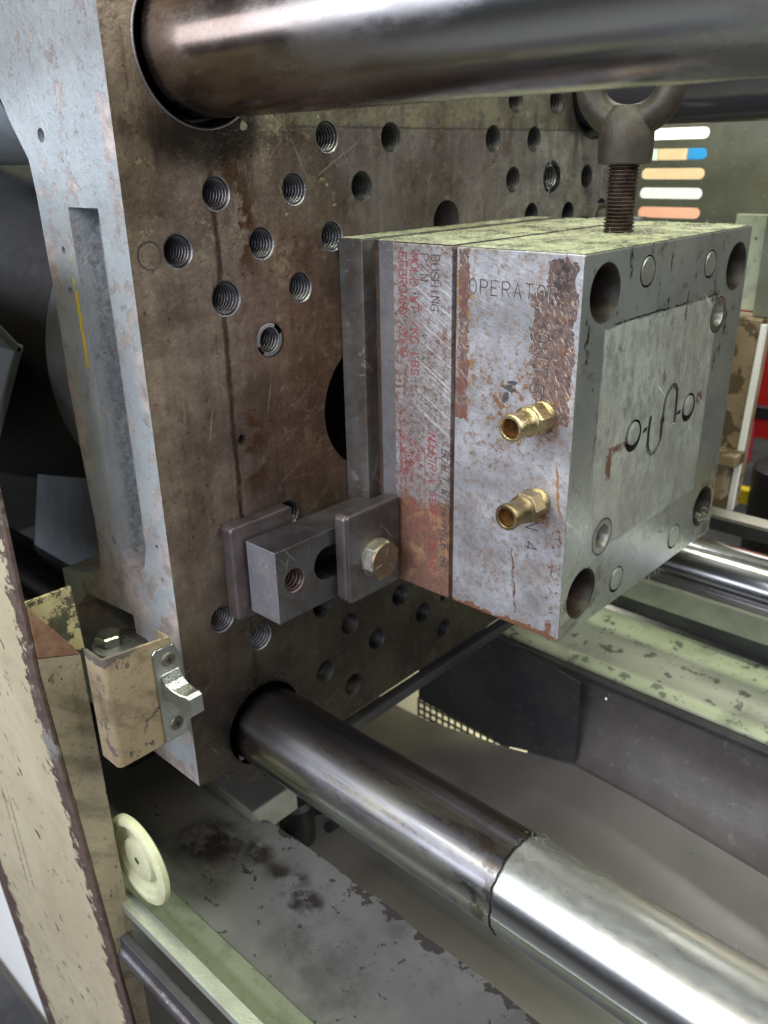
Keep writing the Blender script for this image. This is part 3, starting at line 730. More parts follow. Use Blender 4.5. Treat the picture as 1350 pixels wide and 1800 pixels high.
# tapped holes
tm = thread_mesh(R0); tmd = thread_mesh(R0, mt=MT['darkthread']); tm2 = thread_mesh(.0108); tm3 = thread_mesh(.0085)
for y, z in HOLES:
    o = link('threaded_hole', tm if (y < .0 and z > .0) or y < -.09 else tmd, MT['thread'], pl); o.location = Vector((0, y, z))-BASE[pl]
for y, z, r in BIG:
    o = link('threaded_hole', tm2, MT['thread'], pl); o.location = Vector((0, y, z))-BASE[pl]
o = link('threaded_hole', tm3, MT['thread'], pl); o.location = Vector((-.0012, -.0669, .1894))-BASE[pl]
o = link('threaded_hole', tm3, MT['thread'], pl); o.location = Vector((-.0012, .2728, .2829))-BASE[pl]
for (y, z, r, gaps, lb) in ((-.0669, .1894, .0117, ((20, 60), (200, 235)), 'slotted steel ring let in round a threaded hole'), (.2728, .2829, .0143, ((100, 112), (255, 262)), 'dark ring with a pale lip round a threaded hole')):
    bm = BM()
    lathe(bm, [(-.0022, r-.0004), (-.0006, r-.0004), (-.0003, r-.0012), (-.0003, r-.0030), (-.004, r-.0030)], 'X', (0, y, z), 40)
    ff = [f for f in bm.faces if any(g0 < math.degrees(math.atan2(f.calc_center_median().z-z, f.calc_center_median().y-y)) % 360 < g1 for g0, g1 in gaps)]
    bmesh.ops.delete(bm, geom=ff, context='FACES')
    obj('insert_ring', bm, MT['ledge'] if r < .013 else MT['bore'], pl, smooth=True, label=lb)
# dark backs of the large bores
for (y, z, r, dd) in ((.1219, .2537, .0165, .058), (.03, .1255, .0505, .058), (.1212, -.0871, .0033, .02), (-.098, .1265, .0036, .0045)):
    bm = BM(); prism(bm, circle(y, z, r*1.02, 32), 'X', -dd-.002, -dd); obj('bore_bottom', bm, MT['black'], pl)
bm = BM(); lathe(bm, [(-.05, .0508), (-.001, .0503), (-.0002, .0498)], 'X', (0, .03, .1255), 48); obj('locating_bore', bm, MT['bore'], pl, smooth=True)
bm = BM(); prism(bm, [(-.012, .090), (.004, .085), (.004, .112), (-.009, .114)], 'X', -.035, -.030); prism(bm, [(-.008, .132), (.006, .128), (.006, .158), (.0, .160)], 'X', -.045, -.040)
obj('knockout_bar', bm, MT['ledge'], pl)
# chamfered collar of the upper near bore, bushings round the bars
for (y, z, r, rb) in ((-.1035, .362, .0432, .0385), (.342, .358, .044, .034), (-.1, -.1065, .036, .031), (.342, -.088, .040, .032)):
    bm = BM(); lathe(bm, [(-.0005, r+.0001), (.0006, r-.0002), (.0006, r-.0012), (-.002, r-.0022), (-.006, rb+.0010), (-.012, rb+.0004)], 'X', (0, y, z), 64)
    obj('bar_bushing', bm, MT['oilblack'], pl, smooth=True)
bm = BM(); lathe(bm, [(0.0002, .0436), (.0009, .0433), (.0009, .0427), (.0002, .0424)], 'X', (0, -.1035, .362), 64)
obj('bore_edge', bm, MT['ledge'], pl, smooth=True)
# faint stamped rings on the face
for (y, z, r) in ((-.0335, .141, .0085), (-.152, .252, .0078)):
    bm = BM(); lathe(bm, [(.00002, r+.0006), (.00010, r+.0003), (.00010, r-.0003), (.00002, r-.0006)], 'X', (0, y, z), 40)
    obj('ring_mark', bm, MT['rim'], pl, smooth=True)
# rear casting behind the flange: hub, webs, pads
bm = BM(); lathe(bm, [(-.10, .143), (-.195, .146), (-.203, .142), (-.206, .120), (-.206, .02)], 'X', (0, .012, .150), 64)
obj('hub', bm, MT['rearcast'], pl, smooth=True)
bm = BM(); lathe(bm, [(-.206, .100), (-.30, .165), (-.50, .20)], 'X', (0, .03, .150), 48)
obj('hub_flare', bm, MT['black'], pl, smooth=True)
for (p, q, wd, x0_) in (((-.143, .172), (-.235, -.02), .0035, -.215), ((-.143, .165), (-.205, .255), .0035, -.215), ((-.06, .02), (-.10, -.15), .006, -.18)):
    bm = BM(); d = (Vector((0, *q))-Vector((0, *p))).normalized(); nn = Vector((0, -d.z, d.y))*wd
    v = []
    for xx in (x0_, x0_-.22):
        for (s_, t) in ((p, 1), (q, 1), (q, -1), (p, -1)): v.append(bm.verts.new((xx, s_[0]+nn.y*t, s_[1]+nn.z*t)))
    for f in ((0,1,2,3),(7,6,5,4),(0,4,5,1),(1,5,6,2),(2,6,7,3),(3,7,4,0)): bm.faces.new([v[i] for i in f])
    obj('rear_web', bm, MT['rearcast'], pl, bevel=.002)
bm = BM(); lathe(bm, [(-.141, .0600), (-.30, .0600), (-.31, .05)], 'X', (0, -.1035, .362), 48)
obj('bar_boss', bm, MT['rearcast'], pl, smooth=True)
bm = BM(); box(bm, (-.72, -.40, -.60), (-.70, .9, .9)); obj('dark_backdrop', bm, MT['black'], pl)  # black sheet added to keep light out of the gaps
bm = BM(); box(bm, (-.70, -.15, -.20), (-.14, .40, -.185)); obj('rear_floor', bm, MT['black'], pl)

# ------------------------------------------------------------------ TIE BARS
def bar(y, z, r, x0, x1, mt, label, sleeve=None):
    t = thing('tie_bar', (0, y, z), label, 'tie bar', 'tie bars of the machine')
    bm = BM(); lathe(bm, [(x0, r), (x1 if not sleeve else sleeve, r)], 'X', (0, y, z), 96, True, True)
    obj('bar', bm, mt, t, smooth=True)
    if sleeve:
        bm = BM(); rng = random.Random(3)
        prof = [(sleeve, r+.0000), (sleeve+.0004, r+.0002), (sleeve+.002, r+.0003), (x1, r+.0003)]
        rings = []
        for k, (d, rad) in enumerate(prof):
            ring = []
            for i in range(96):
                tt = 2*PI*i/96; j = (.0016*math.sin(2*tt+.6)+.0006*math.sin(9*tt)+.0004*math.sin(23*tt+2)) if k < 3 else 0
                ring.append(bm.verts.new((d+j, y+rad*math.cos(tt), z+rad*math.sin(tt))))
            rings.append(ring)
        for A_, B_ in zip(rings, rings[1:]):
            for i in range(96): bm.faces.new((A_[i], A_[(i+1) % 96], B_[(i+1) % 96], B_[i]))
        obj('clean_section', bm, mt, t, smooth=True, label='brighter dusty end of the bar beyond a ragged dark line')
        bm = BM()
        pts = [(sleeve-.0002+.0016*math.sin(2*a+.6)+.0006*math.sin(9*a)+.0004*math.sin(23*a+2), y+(r+.0004)*math.cos(a), z+(r+.0004)*math.sin(a)) for a in [math.radians(k*4) for k in range(150//4*0+12, 62)]]
        tube(bm, pts, .0005, 6); obj('grime_line', bm, MT['rubber'], t)
    return t
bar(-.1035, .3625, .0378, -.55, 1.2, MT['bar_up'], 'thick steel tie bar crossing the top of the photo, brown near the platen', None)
lowbar = bar(-.1, -.1065, .0312, -.55, 1.2, MT['bar_low'], 'lower front tie bar, scuffed and dark then bright and dusty', .240)
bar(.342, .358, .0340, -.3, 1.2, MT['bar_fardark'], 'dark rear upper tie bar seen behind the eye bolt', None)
bar(.342, -.088, .0310, -.3, 1.2, MT['bar_far'], 'rear lower tie bar emerging from behind the mold at right', None)

# ------------------------------------------------------------------ MOLD
H, W, XM, XS = .25, .242, .197, .1066
mo = thing('injection_mold', (.1, .12, 0), 'steel injection mold block with engraved lettering bolted to the platen', 'mold')
bm = BM(); box(bm, (.0006, 0, 0), (.0238, W, H+.0006)); obj('clamp_plate', bm, MT['clampplate'], mo, bevel=.0006)
bm = BM(); box(bm, (.0238, .013, .004), (.0385, W-.013, H-.001)); obj('slot_core', bm, MT['recess'], mo)
bm = BM(); box(bm, (.0385, .0010, .0005), (.0525, W, H+.0004)); obj('rail_plate', bm, MT['ledge'], mo, bevel=.0005)
bm = BM(); box(bm, (.0525, 0, 0), (.1030, W, H)); obj('engraved_plate', bm, MT['text'], mo, bevel=.0006)
bm = BM(); box(bm, (.1030, .0035, .002), (XS, W-.003, H-.0025)); obj('parting_gap', bm, MT['recess'], mo)
# operator side plate: box with holed +X face
XF = [( .0262,.2263,.0174,'c'),(.2203,.2225,.0172,'c'),(.0263,.0266,.0180,'c'),(.2189,.0296,.0172,'c'),
      (.078,.2333,.0100,'p'),(.1729,.2286,.0098,'p'),(.1687,.0195,.0104,'p'),(.0764,.0177,.0100,'p'),
      (.1982,.19,.0134,'b'),(.049,.0612,.0134,'b'),(.0805,.1252,.0113,'r'),(.1658,.1263,.0108,'r')]

SP = [(.1043,.1321),(.1034,.1227),(.1040,.1130),(.1062,.1072),(.1110,.1047),(.1170,.1050),(.1215,.1075),(.1236,.1120),(.1232,.1211),(.1234,.1290),(.1243,.1362),(.1255,.1422),(.1294,.1475),(.1345,.1493),(.1395,.1478),(.1425,.1440),(.1434,.1384),(.1439,.1281),(.1438,.1200)]
runners = [stroke_outline(SP, .0019), stroke_outline([(.0955,.1246),(.0998,.1256)], .0015), stroke_outline([(.1474,.1259),(.1516,.1261)], .0014)]
bm = BM()
y0, y1, z0, z1 = 0, W, 0, H
outl = [(y0, z0), (y1, z0), (y1, z1), (y0, z1)]
hs = [circle(a, b, r, 40) for a, b, r, k in XF] + runners
holed(bm, outl, hs, 'X', XM, 1)
V = {}
def vv(p):
    if p not in V: V[p] = bm.verts.new(p)
    return V[p]
X0, X1 = XS, XM
for q, mi in ((((X0,y0,z0),(X1,y0,z0),(X1,y0,z1),(X0,y0,z1)), 0), (((X0,y1,z0),(X0,y1,z1),(X1,y1,z1),(X1,y1,z0)), 1),
              (((X0,y0,z0),(X0,y1,z0),(X1,y1,z0),(X1,y0,z0)), 1), (((X0,y0,z1),(X1,y0,z1),(X1,y1,z1),(X0,y1,z1)), 1), (((X0,y0,z0),(X0,y0,z1),(X0,y1,z1),(X0,y1,z0)), 1)):
    bm.faces.new([vv(p) for p in q]).material_index = mi
bmesh.ops.remove_doubles(bm, verts=bm.verts, dist=1e-6)
for k, (a, b, r, t_) in enumerate(XF): pass
obj('operator_plate', bm, [MT['op'], MT['part']], mo, bevel=.0009, seg=2)
for a, b, r, k in XF:
    bm = BM()
    if k == 'c':
        lathe(bm, [(.0002, r+.0003), (-.0022, r-.0018), (-.012, r-.0024), (-.024, r-.003), (-.0245, r-.0058), (-.075, r-.0060)], 'X', (XM, a, b), 48)
        obj('leader_pin_bore', bm, MT['bore'], mo, smooth=True)
        bm = BM(); prism(bm, circle(a, b, r, 32), 'X', XM-.076, XM-.075); obj('bore_end', bm, MT['black'], mo)
    elif k == 'p':
        bm = BM(); lathe(bm, [(-.006, r), (.0001, r)], 'X', (XM, a, b), 40); obj('pin_hole', bm, MT['black'], mo, smooth=True)
        bm = BM(); lathe(bm, [(-.006, r-.0009), (-.0002, r-.0012), (.0003, r-.0018)], 'X', (XM, a+.0007, b+.0001), 40, False, True); obj('flush_pin', bm, MT['pin'], mo, smooth=True)
    elif k == 'b':
        bm = BM(); lathe(bm, [(-.006, r), (.0001, r)], 'X', (XM, a, b), 40); obj('pin_hole', bm, MT['black'], mo, smooth=True)
        bm = BM(); lathe(bm, [(-.004, r-.0007), (.0001, r-.0007), (.0002, r-.0011), (.0002, r*.66), (-.0015, r*.60), (-.02, r*.58)], 'X', (XM, a, b), 40); obj('guide_bushing', bm, MT['bushing'], mo, smooth=True)
        bm = BM(); prism(bm, circle(a, b, r*.6, 24), 'X', XM-.021, XM-.020); obj('bore_end', bm, MT['bore'], mo)
    else:
        bm = BM(); lathe(bm, [(-.0045, r*.3), (-.0045, r), (.0001, r)], 'X', (XM, a, b), 40); obj('part_cavity', bm, MT['black'], mo, smooth=True)
        bm = BM(); lathe(bm, [(-.004, r*.72), (-.0006, r*.72), (-.0001, r*.66)], 'X', (XM, a+.0018, b+.0010), 40, False, True); obj('cavity_core', bm, MT['part'], mo, smooth=True)
for k, poly in enumerate(runners):
    bm = BM(); walls(bm, poly, 'X', XM+.00005, XM-.0022)
    f = bm.faces.new([bm.verts.new((XM-.0022, a, b)) for a, b in poly]); f.material_index = 1
    obj('runner_channel', bm, [MT['chan'], MT['pin']], mo)  # paler floor and dark walls imitate light falling in the groove
# round sprue well in the middle of the runner
bm = BM(); lathe(bm, [(.0002, .0032), (.0004, .0028), (.0001, .0012), (-.0003, .0004)], 'X', (XM, .1233, .1262), 24); obj('sprue_mark', bm, MT['bore'], mo, smooth=True)
# dust layer on top: rough low sheet with fluff
def dusty(x0, x1, y0, y1, z, amp, seedv, name='dust_layer'):
    rng = random.Random(seedv); bm = BM(); nx, ny = max(4, int((x1-x0)/.0016)), int((y1-y0)/.0022)
    g = [[bm.verts.new((x0+(x1-x0)*i/nx, y0+(y1-y0)*j/ny, z+(amp*rng.random()**3 if 0 < i < nx and 0 < j < ny else 0)*1.0)) for j in range(ny+1)] for i in range(nx+1)]
    for i in range(nx):
        for j in range(ny): bm.faces.new((g[i][j], g[i+1][j], g[i+1][j+1], g[i][j+1]))
    walls_ = [g[i][0] for i in range(nx+1)]
    o = obj(name, bm, MT['dust'], mo, smooth=True); o['kind'] = 'stuff'; return o
dusty(.0012, .0232, .0005, W-.001, H+.0009, .0006, 1)
dusty(.0242, .0380, .0135, W-.014, H-.0006, .0006, 5)
dusty(.0390, .1025, .0008, W-.001, H+.0007, .0010, 2)
dusty(.1072, .1965, .0010, W-.001, H+.0003, .0010, 3)

# lint and plastic fibres caught on edges
rng = random.Random(11); bm = BM()
def fibre(bm, p, L, r=.00009, drop=0.0):
    d = Vector((rng.uniform(-1, 1), rng.uniform(-1, 1), rng.uniform(-.2, .9)-drop)).normalized(); pts = [Vector(p)]
    for k in range(6):
        d = (d+Vector((rng.uniform(-.5, .5), rng.uniform(-.5, .5), rng.uniform(-.5, .5)-drop*.3))).normalized(); pts.append(pts[-1]+d*L/6)
    tube(bm, pts, r, 4)
for k in range(130): fibre(bm, (rng.uniform(.04, .196), rng.uniform(.0, .20)**1.0, H+.001), rng.uniform(.002, .008))
for k in range(46): fibre(bm, (XM+rng.uniform(-.002, .0006), rng.uniform(.01, .235), .0005), rng.uniform(.002, .008), .00006, 1.0)
for k in range(26): fibre(bm, (XM+.001, .219+rng.uniform(-.015, .012), .0296+rng.uniform(-.02, .0)), rng.uniform(.003, .011), .00007, .6)
o = obj('lint', bm, MT['lint'], mo); o['kind'] = 'stuff'
bm = BM()
for k in range(150):
    a_ = rng.uniform(.5, 2.6); x_ = rng.uniform(.238, .42) if k > 30 else rng.uniform(.236, .246)
    fibre(bm, (x_, -.1+.0318*math.cos(a_), -.1065+.0318*math.sin(a_)), rng.uniform(.0010, .0034), .00006)
o = obj('lint', bm, MT['lint'], lowbar); o['kind'] = 'stuff'

# ------------------------------------------------------------------ single-stroke engraving
G = {'A':[[(0,0),(2,6),(4,0)],[(.8,2),(3.2,2)]],'B':[[(0,0),(0,6),(2.6,6),(3.5,5.3),(3.5,3.9),(2.6,3.2),(0,3.2)],[(2.6,3.2),(3.9,2.4),(3.9,.9),(2.8,0),(0,0)]],
'C':[[(4,5),(3,6),(1.2,6),(0,4.6),(0,1.4),(1.2,0),(3,0),(4,1)]],'D':[[(0,0),(0,6),(2.2,6),(4,4.4),(4,1.6),(2.2,0),(0,0)]],
'E':[[(3.7,6),(0,6),(0,0),(3.7,0)],[(0,3.1),(3,3.1)]],'F':[[(3.7,6),(0,6),(0,0)],[(0,3.1),(3,3.1)]],
'G':[[(4,5),(3,6),(1.2,6),(0,4.6),(0,1.4),(1.2,0),(3,0),(4,1),(4,2.6),(2.4,2.6)]],'H':[[(0,0),(0,6)],[(4,0),(4,6)],[(0,3),(4,3)]],
'I':[[(2,0),(2,6)]],'K':[[(0,0),(0,6)],[(3.8,6),(0,2.6)],[(1.3,3.6),(4,0)]],'L':[[(0,6),(0,0),(3.6,0)]],'M':[[(0,0),(0,6),(2,2),(4,6),(4,0)]],
'N':[[(0,0),(0,6),(4,0),(4,6)]],'O':[[(1.3,0),(0,1.5),(0,4.5),(1.3,6),(2.7,6),(4,4.5),(4,1.5),(2.7,0),(1.3,0)]],'P':[[(0,0),(0,6),(2.8,6),(4,5.2),(4,3.6),(2.8,2.9),(0,2.9)]],
'R':[[(0,0),(0,6),(2.8,6),(4,5.2),(4,3.7),(2.8,3),(0,3)],[(2,3),(4,0)]],'S':[[(3.9,5),(3,6),(1.1,6),(.1,5.1),(.1,3.9),(1.2,3.2),(2.9,2.8),(4,2),(4,.9),(2.9,0),(1,0),(0,1)]],
'T':[[(0,6),(4,6)],[(2,6),(2,0)]],'U':[[(0,6),(0,1.5),(1.3,0),(2.7,0),(4,1.5),(4,6)]],'V':[[(0,6),(2,0),(4,6)]],'W':[[(0,6),(1,0),(2,4),(3,0),(4,6)]],'Y':[[(0,6),(2,3),(4,6)],[(2,3),(2,0)]],
'0':[[(1.3,0),(0,1.5),(0,4.5),(1.3,6),(2.7,6),(4,4.5),(4,1.5),(2.7,0),(1.3,0)]],'1':[[(1,4.8),(2,6),(2,0)]],'2':[[(0,5),(1.1,6),(2.9,6),(4,5),(4,3.8),(0,0),(4,0)]],
'3':[[(0,6),(3.8,6),(1.8,3.6),(3,3.6),(4,2.6),(4,1),(3,0),(1,0),(0,1)]],'4':[[(3,0),(3,6),(0,1.8),(4,1.8)]],'5':[[(3.7,6),(.4,6),(.1,3.4),(2.4,3.7),(4,2.7),(4,1),(2.8,0),(1,0),(0,.9)]],
'6':[[(3.6,6),(1,4.6),(0,2.6),(0,1),(1.2,0),(2.8,0),(4,1),(4,2.3),(2.8,3.3),(1.2,3.3),(0,2.4)]],'9':[[(.4,0),(3,1.4),(4,3.4),(4,5),(2.8,6),(1.2,6),(0,5),(0,3.7),(1.2,2.7),(2.8,2.7),(4,3.6)]],
'7':[[(0,6),(4,6),(1.6,0)]],'/':[[(0,0),(4,6)]],'.':[[(1.8,0),(2.2,.3)]],',':[[(2.2,.6),(1.6,-.8)]],'(':[[(3,6.5),(2,4.5),(2,1.5),(3,-.5)]],')':[[(1,6.5),(2,4.5),(2,1.5),(1,-.5)]],' ':[], '-':[[(.8,3),(3.2,3)]],
'a':[[(3.4,4),(1.2,4),(0,2.6),(0,1),(1,0),(2.6,0),(3.6,1.4),(3.4,4)],[(3.4,4),(3.8,0)]],'r':[[(.6,4),(.6,0)],[(.6,2.6),(2,4),(3.4,4)]],'o':[[(1.2,0),(0,1.2),(0,2.8),(1.2,4),(2.6,4),(3.8,2.8),(3.8,1.2),(2.6,0),(1.2,0)]],
'u':[[(0,4),(0,1),(1.2,0),(2.6,0),(3.6,1)],[(3.6,4),(3.6,0)]],'w':[[(0,4),(1,0),(2,3),(3,0),(4,4)]],'i':[[(2,4),(2,0)],[(2,5.3),(2,5.7)]],'n':[[(.2,4),(.2,0)],[(.2,2.8),(1.6,4),(3,4),(3.8,3),(3.8,0)]],
's':[[(3.4,3.6),(2.4,4),(1,4),(.2,3.2),(3.4,1.2),(3,.2),(2,0),(.2,.4)]],'b':[[(0,6),(0,0),(2.6,0),(3.8,1.2),(3.8,2.8),(2.6,4),(0,3.6)]],'g':[[(3.6,4),(1.2,4),(0,2.8),(0,1.4),(1.2,.2),(3.6,.8)],[(3.6,4),(3.6,-1.4),(2.4,-2),(.4,-1.6)]]}
def engrave(text, start, adv, up, height, pitch, mt, wd=.00022, slant=0.0, jit=.00012, plane=-.00008, glint=False, seedv=1, parent=None, name='engraving'):
    rng = random.Random(seedv); bm = BM(); g2 = BM()
    ax, az = adv; ux, uz = up; sc = height/6; pw = sc*.88
    for i, ch in enumerate(text):
        jx, jz = rng.uniform(-jit, jit), rng.uniform(-jit, jit)
        for st in G.get(ch, []):
            P_ = []
            for (a, b) in st:
                a2 = a*pw+b*sc*slant; b2 = b*sc
                P_.append((start[0]+ax*(i*pitch+a2)+ux*b2+jx, start[1]+az*(i*pitch+a2)+uz*b2+jz))
            for p, q in zip(P_, P_[1:]):
                if (Vector(p)-Vector(q)).length < 1e-6: continue
                po = stroke_outline([p, q], wd, 3)
                try: prism(bm, po, 'Y', plane-rng.random()*.00002, 0.00004)
                except ValueError: pass
                if glint:
                    po = stroke_outline([(p[0]-.00042, p[1]-.00036), (q[0]-.00042, q[1]-.00036)], wd*.8, 3)
                    prism(g2, po, 'Y', plane*.6, 0.00004)
    o = obj(name, bm, mt, parent or mo)
    if glint: obj(name, g2, MT['glint'], parent or mo)
    else: g2.free()
    return o
D, U_ = (0, -1), (1, 0)
engrave("BUSHING", (.0858, .2438), D, U_, .0066, .00520, MT['ink'], .00036, seedv=2)
engrave("P/N", (.0768, .2440), D, U_, .0066, .00640, MT['ink'], .00032, seedv=3)
engrave("MOLD WT./KG LBS", (.0680, .2440), D, U_, .0070, .00545, MT['redink'], .00038, seedv=4)
engrave("FEBRUARY 2009", (.0578, .2440), D, U_, .0070, .00540, MT['redink'], .00038, seedv=5)
engrave("BUILT WITH PRIDE BY", (.0957, .1150), D, U_, .0066, .00485, MT['ink'], .00036, .18, seedv=6)
engrave("INDUSTRIAL PERFECTION MOLD", (.0842, .1290), D, U_, .0066, .00452, MT['redink'], .00034, .18, seedv=7)
engrave("6041 E. Aurora ROAD", (.0728, .1070), D, U_, .0040, .0032, MT['redink'], .00020, .2, seedv=8)
engrave("Twinsburg, OHIO 44087", (.0670, .1050), D, U_, .0038, .0030, MT['redink'], .00019, .2, seedv=9)
engrave("(330) 425", (.0613, .1040), D, U_, .0036, .0033, MT['redink'], .00019, .2, seedv=10)
bm = BM()
T3 = [(.0565, .1215), (.0790, .1105), (.0585, .0835)]
def segs(bm, pts, wd, pl_=-.00009):
    for p, q in zip(pts, pts[1:]): prism(bm, stroke_outline([p, q], wd, 3), 'Y', pl_, .00004)
cx_, cz_ = sum(p[0] for p in T3)/3, sum(p[1] for p in T3)/3
for k, f in enumerate((1.0, .80)):
    t3 = [(cx_+(a-cx_)*f, cz_+(b-cz_)*f) for a, b in T3]; segs(bm, t3+[t3[0]], .00026)
hx = [(cx_+.0044*math.cos(k*PI/3+.3), cz_+.0055*math.sin(k*PI/3+.3)) for k in range(7)]; segs(bm, hx, .00022)
for k in range(3):
    a = T3[k]; segs(bm, [hx[(2*k+1) % 6], (a[0]*.75+cx_*.25, a[1]*.75+cz_*.25)], .0002)
obj('triangle_emblem', bm, MT['redink'], mo)
bm = BM(); segs(bm, [(.0806, .112), (.0806, .030)], .00018); segs(bm, [(.0575, .118), (.0575, .050)], .00014)
obj('scribed_line', bm, MT['redink'], mo)
engrave("OPERATOR", (.1172, .2226), (1, 0), (0, 1), .0088, .00835, MT['ink'], .00036, glint=True, seedv=12)
engrave("OUT", (.1668, .2040), D, U_, .0098, .0093, MT['ink'], .00040, glint=True, seedv=13)
engrave("5", (.1655, .1725), D, U_, .0095, .0093, MT['ink'], .00038, glint=True, seedv=14)
engrave("IN 4", (.1672, .0890), D, U_, .0095, .0074, MT['ink'], .00038, glint=True, seedv=15)

# ------------------------------------------------------------------ EYE BOLT
ex, ey = .143, .137
eb = thing('eye_bolt', (ex, ey, H), 'dark forged eye bolt screwed into the dusty top of the mold', 'eye bolt')
bm = BM(); prof = [(.243, .0088)]; z = .2455
while z < .2925:
    prof += [(z, .0089), (z+.0011, .0108), (z+.0014, .0108), (z+.0024, .0089)]; z += .00245
prof += [(.294, .0092), (.2955, .0092)]
lathe(bm, [(d, r) for d, r in prof], 'Z', (ex, ey, 0), 40); obj('threaded_shank', bm, MT['eyethread'], eb, smooth=True)
bm = BM()
lathe(bm, [(.2945, .008), (.2945, .0165), (.2955, .0178), (.300, .0184), (.310, .0184), (.318, .0180), (.325, .0160), (.331, .011)], 'Z', (ex, ey, 0), 48, True, True)
obj('collar', bm, MT['eye'], eb, smooth=True)
bm = BM(); na, nb = 72, 20; rg = []
rz = math.radians(14); RC, zc_ = .0272, .3465
for i in range(na):
    t = 2*PI*i/na; th = -t
    low = max(0, -math.sin(t)); rm = .0094+.0016*low**2
    cr = Vector((math.cos(t), 0, math.sin(t))); ring = []
    for k in range(nb):
        p_ = 2*PI*k/nb
        q = cr*(RC-.0012*low**3+rm*math.cos(p_))+Vector((0, 1, 0))*rm*1.05*math.sin(p_)
        q = Matrix.Rotation(rz, 3, 'Z') @ q; ring.append(bm.verts.new((ex+q.x, ey+q.y, zc_+q.z)))
    rg.append(ring)
for i in range(na):
    for k in range(nb): bm.faces.new((rg[i][k], rg[(i+1) % na][k], rg[(i+1) % na][(k+1) % nb], rg[i][(k+1) % nb]))
obj('ring', bm, MT['eye'], eb, smooth=True)

# ------------------------------------------------------------------ BRASS FITTINGS
def fitting(x, z, mt, ph, label):
    t = thing('brass_fitting', (x, 0, z), label, 'pipe fitting', 'brass water fittings on the mold')
    bm = BM(); lathe(bm, [(.001, .0080), (-0.0010, .0086), (-0.0015, .0090), (-0.0024, .0084), (-0.0033, .0090), (-0.0042, .0084), (-0.0051, .0089), (-0.0058, .0082)], 'Y', (x, 0, z), 40); obj('thread', bm, MT['brass'], t, smooth=True)
    bm = BM(); lathe(bm, [(-0.0056, .0088), (-0.0064, .0104), (-0.0155, .0104), (-0.0166, .0090)], 'Y', (x, 0, z), 6, True, True, ph=ph)
    obj('hex_nut', bm, mt, t, bevel=.0004)
    bm = BM(); lathe(bm, [(-0.0169, .0082), (-0.0175, .0090), (-0.0191, .0092), (-0.0201, .0080), (-0.0208, .0076), (-0.0248, .0077), (-0.0333, .0085), (-0.0353, .0084), (-0.0361, .0078), (-0.0361, .0063), (-0.0351, .0056), (-0.0127, .0052)], 'Y', (x, 0, z), 40)
    obj('barb', bm, mt if mt is MT['brass'] else MT['brassdark'], t, smooth=True)
    bm = BM(); lathe(bm, [(-0.0343, .0054), (-0.0152, .0051), (-0.0150, .0005)], 'Y', (x, 0, z), 32); obj('inner_bore', bm, MT['orange'], t, smooth=True)
fitting(.1762, .1540, MT['brass'], .25, 'upper bright brass hose fitting below the engraved OUT')
fitting(.1760, .0971, MT['brassdark'], .0, 'lower tarnished brass hose fitting above the engraved IN')

# ------------------------------------------------------------------ TOE CLAMP
tc = thing('toe_clamp', (0, -.08, -.003), 'dark steel toe clamp holding the lower front edge of the mold to the platen', 'clamp')
bm = BM(); prism(bm, rr(-.1235, -.0670, -.0015, .0715, .004, 4), 'X', .0005, .012); obj('heel_block', bm, MT['rim'], tc, bevel=.0018, seg=3)
bh = [circle(-.0975, .0338, .0086+.0005, 32), stroke_outline([(-.0665, .0355), (-.030, .0330)], .0125, 10)]
bm = BM(); bz0, bz1, by0, by1, bx0, bx1 = .0048, .0600, -.1130, -.0030, .0140, .0450
holed(bm, [(by0, bz0), (by1, bz0), (by1, bz1), (by0, bz1)], bh, 'X', bx1, 0)
V = {}
for q, mi in ((((bx0,by0,bz0),(bx1,by0,bz0),(bx1,by0,bz1),(bx0,by0,bz1)), 1), (((bx0,by0,bz1),(bx1,by0,bz1),(bx1,by1,bz1),(bx0,by1,bz1)), 0),
              (((bx0,by0,bz0),(bx0,by1,bz0),(bx1,by1,bz0),(bx1,by0,bz0)), 0), (((bx0,by1,bz0),(bx0,by1,bz1),(bx1,by1,bz1),(bx1,by1,bz0)), 0), (((bx0,by0,bz0),(bx0,by0,bz1),(bx0,by1,bz1),(bx0,by1,bz0)), 0)):
    bm.faces.new([vv(p) for p in q]).material_index = mi
bmesh.ops.remove_doubles(bm, verts=bm.verts, dist=1e-6)
obj('clamp_bar', bm, [MT['clamp'], MT['clampend']], tc, bevel=.0006)
bm = BM(); prism(bm, [(-.0035, .030), (.0115, .033), (.0115, .057), (-.0035, .058)], 'X', .0250, .0380); obj('toe', bm, MT['clamp'], tc, bevel=.0008)
bm = BM(); walls(bm, bh[1], 'X', .0450, .0200); obj('slot_wall', bm, MT['black'], tc)
tb = thread_mesh(.0085, .024, .0036, .0006, mat_darksteel("coppery_thread", (.20, .13, .12), (.34, .22, .20), .32, .8, .6, 90))
o = link('threaded_hole', tb, tb.materials[0], tc); o.location = Vector((.0451, -.0975, .0338))-BASE[tc]
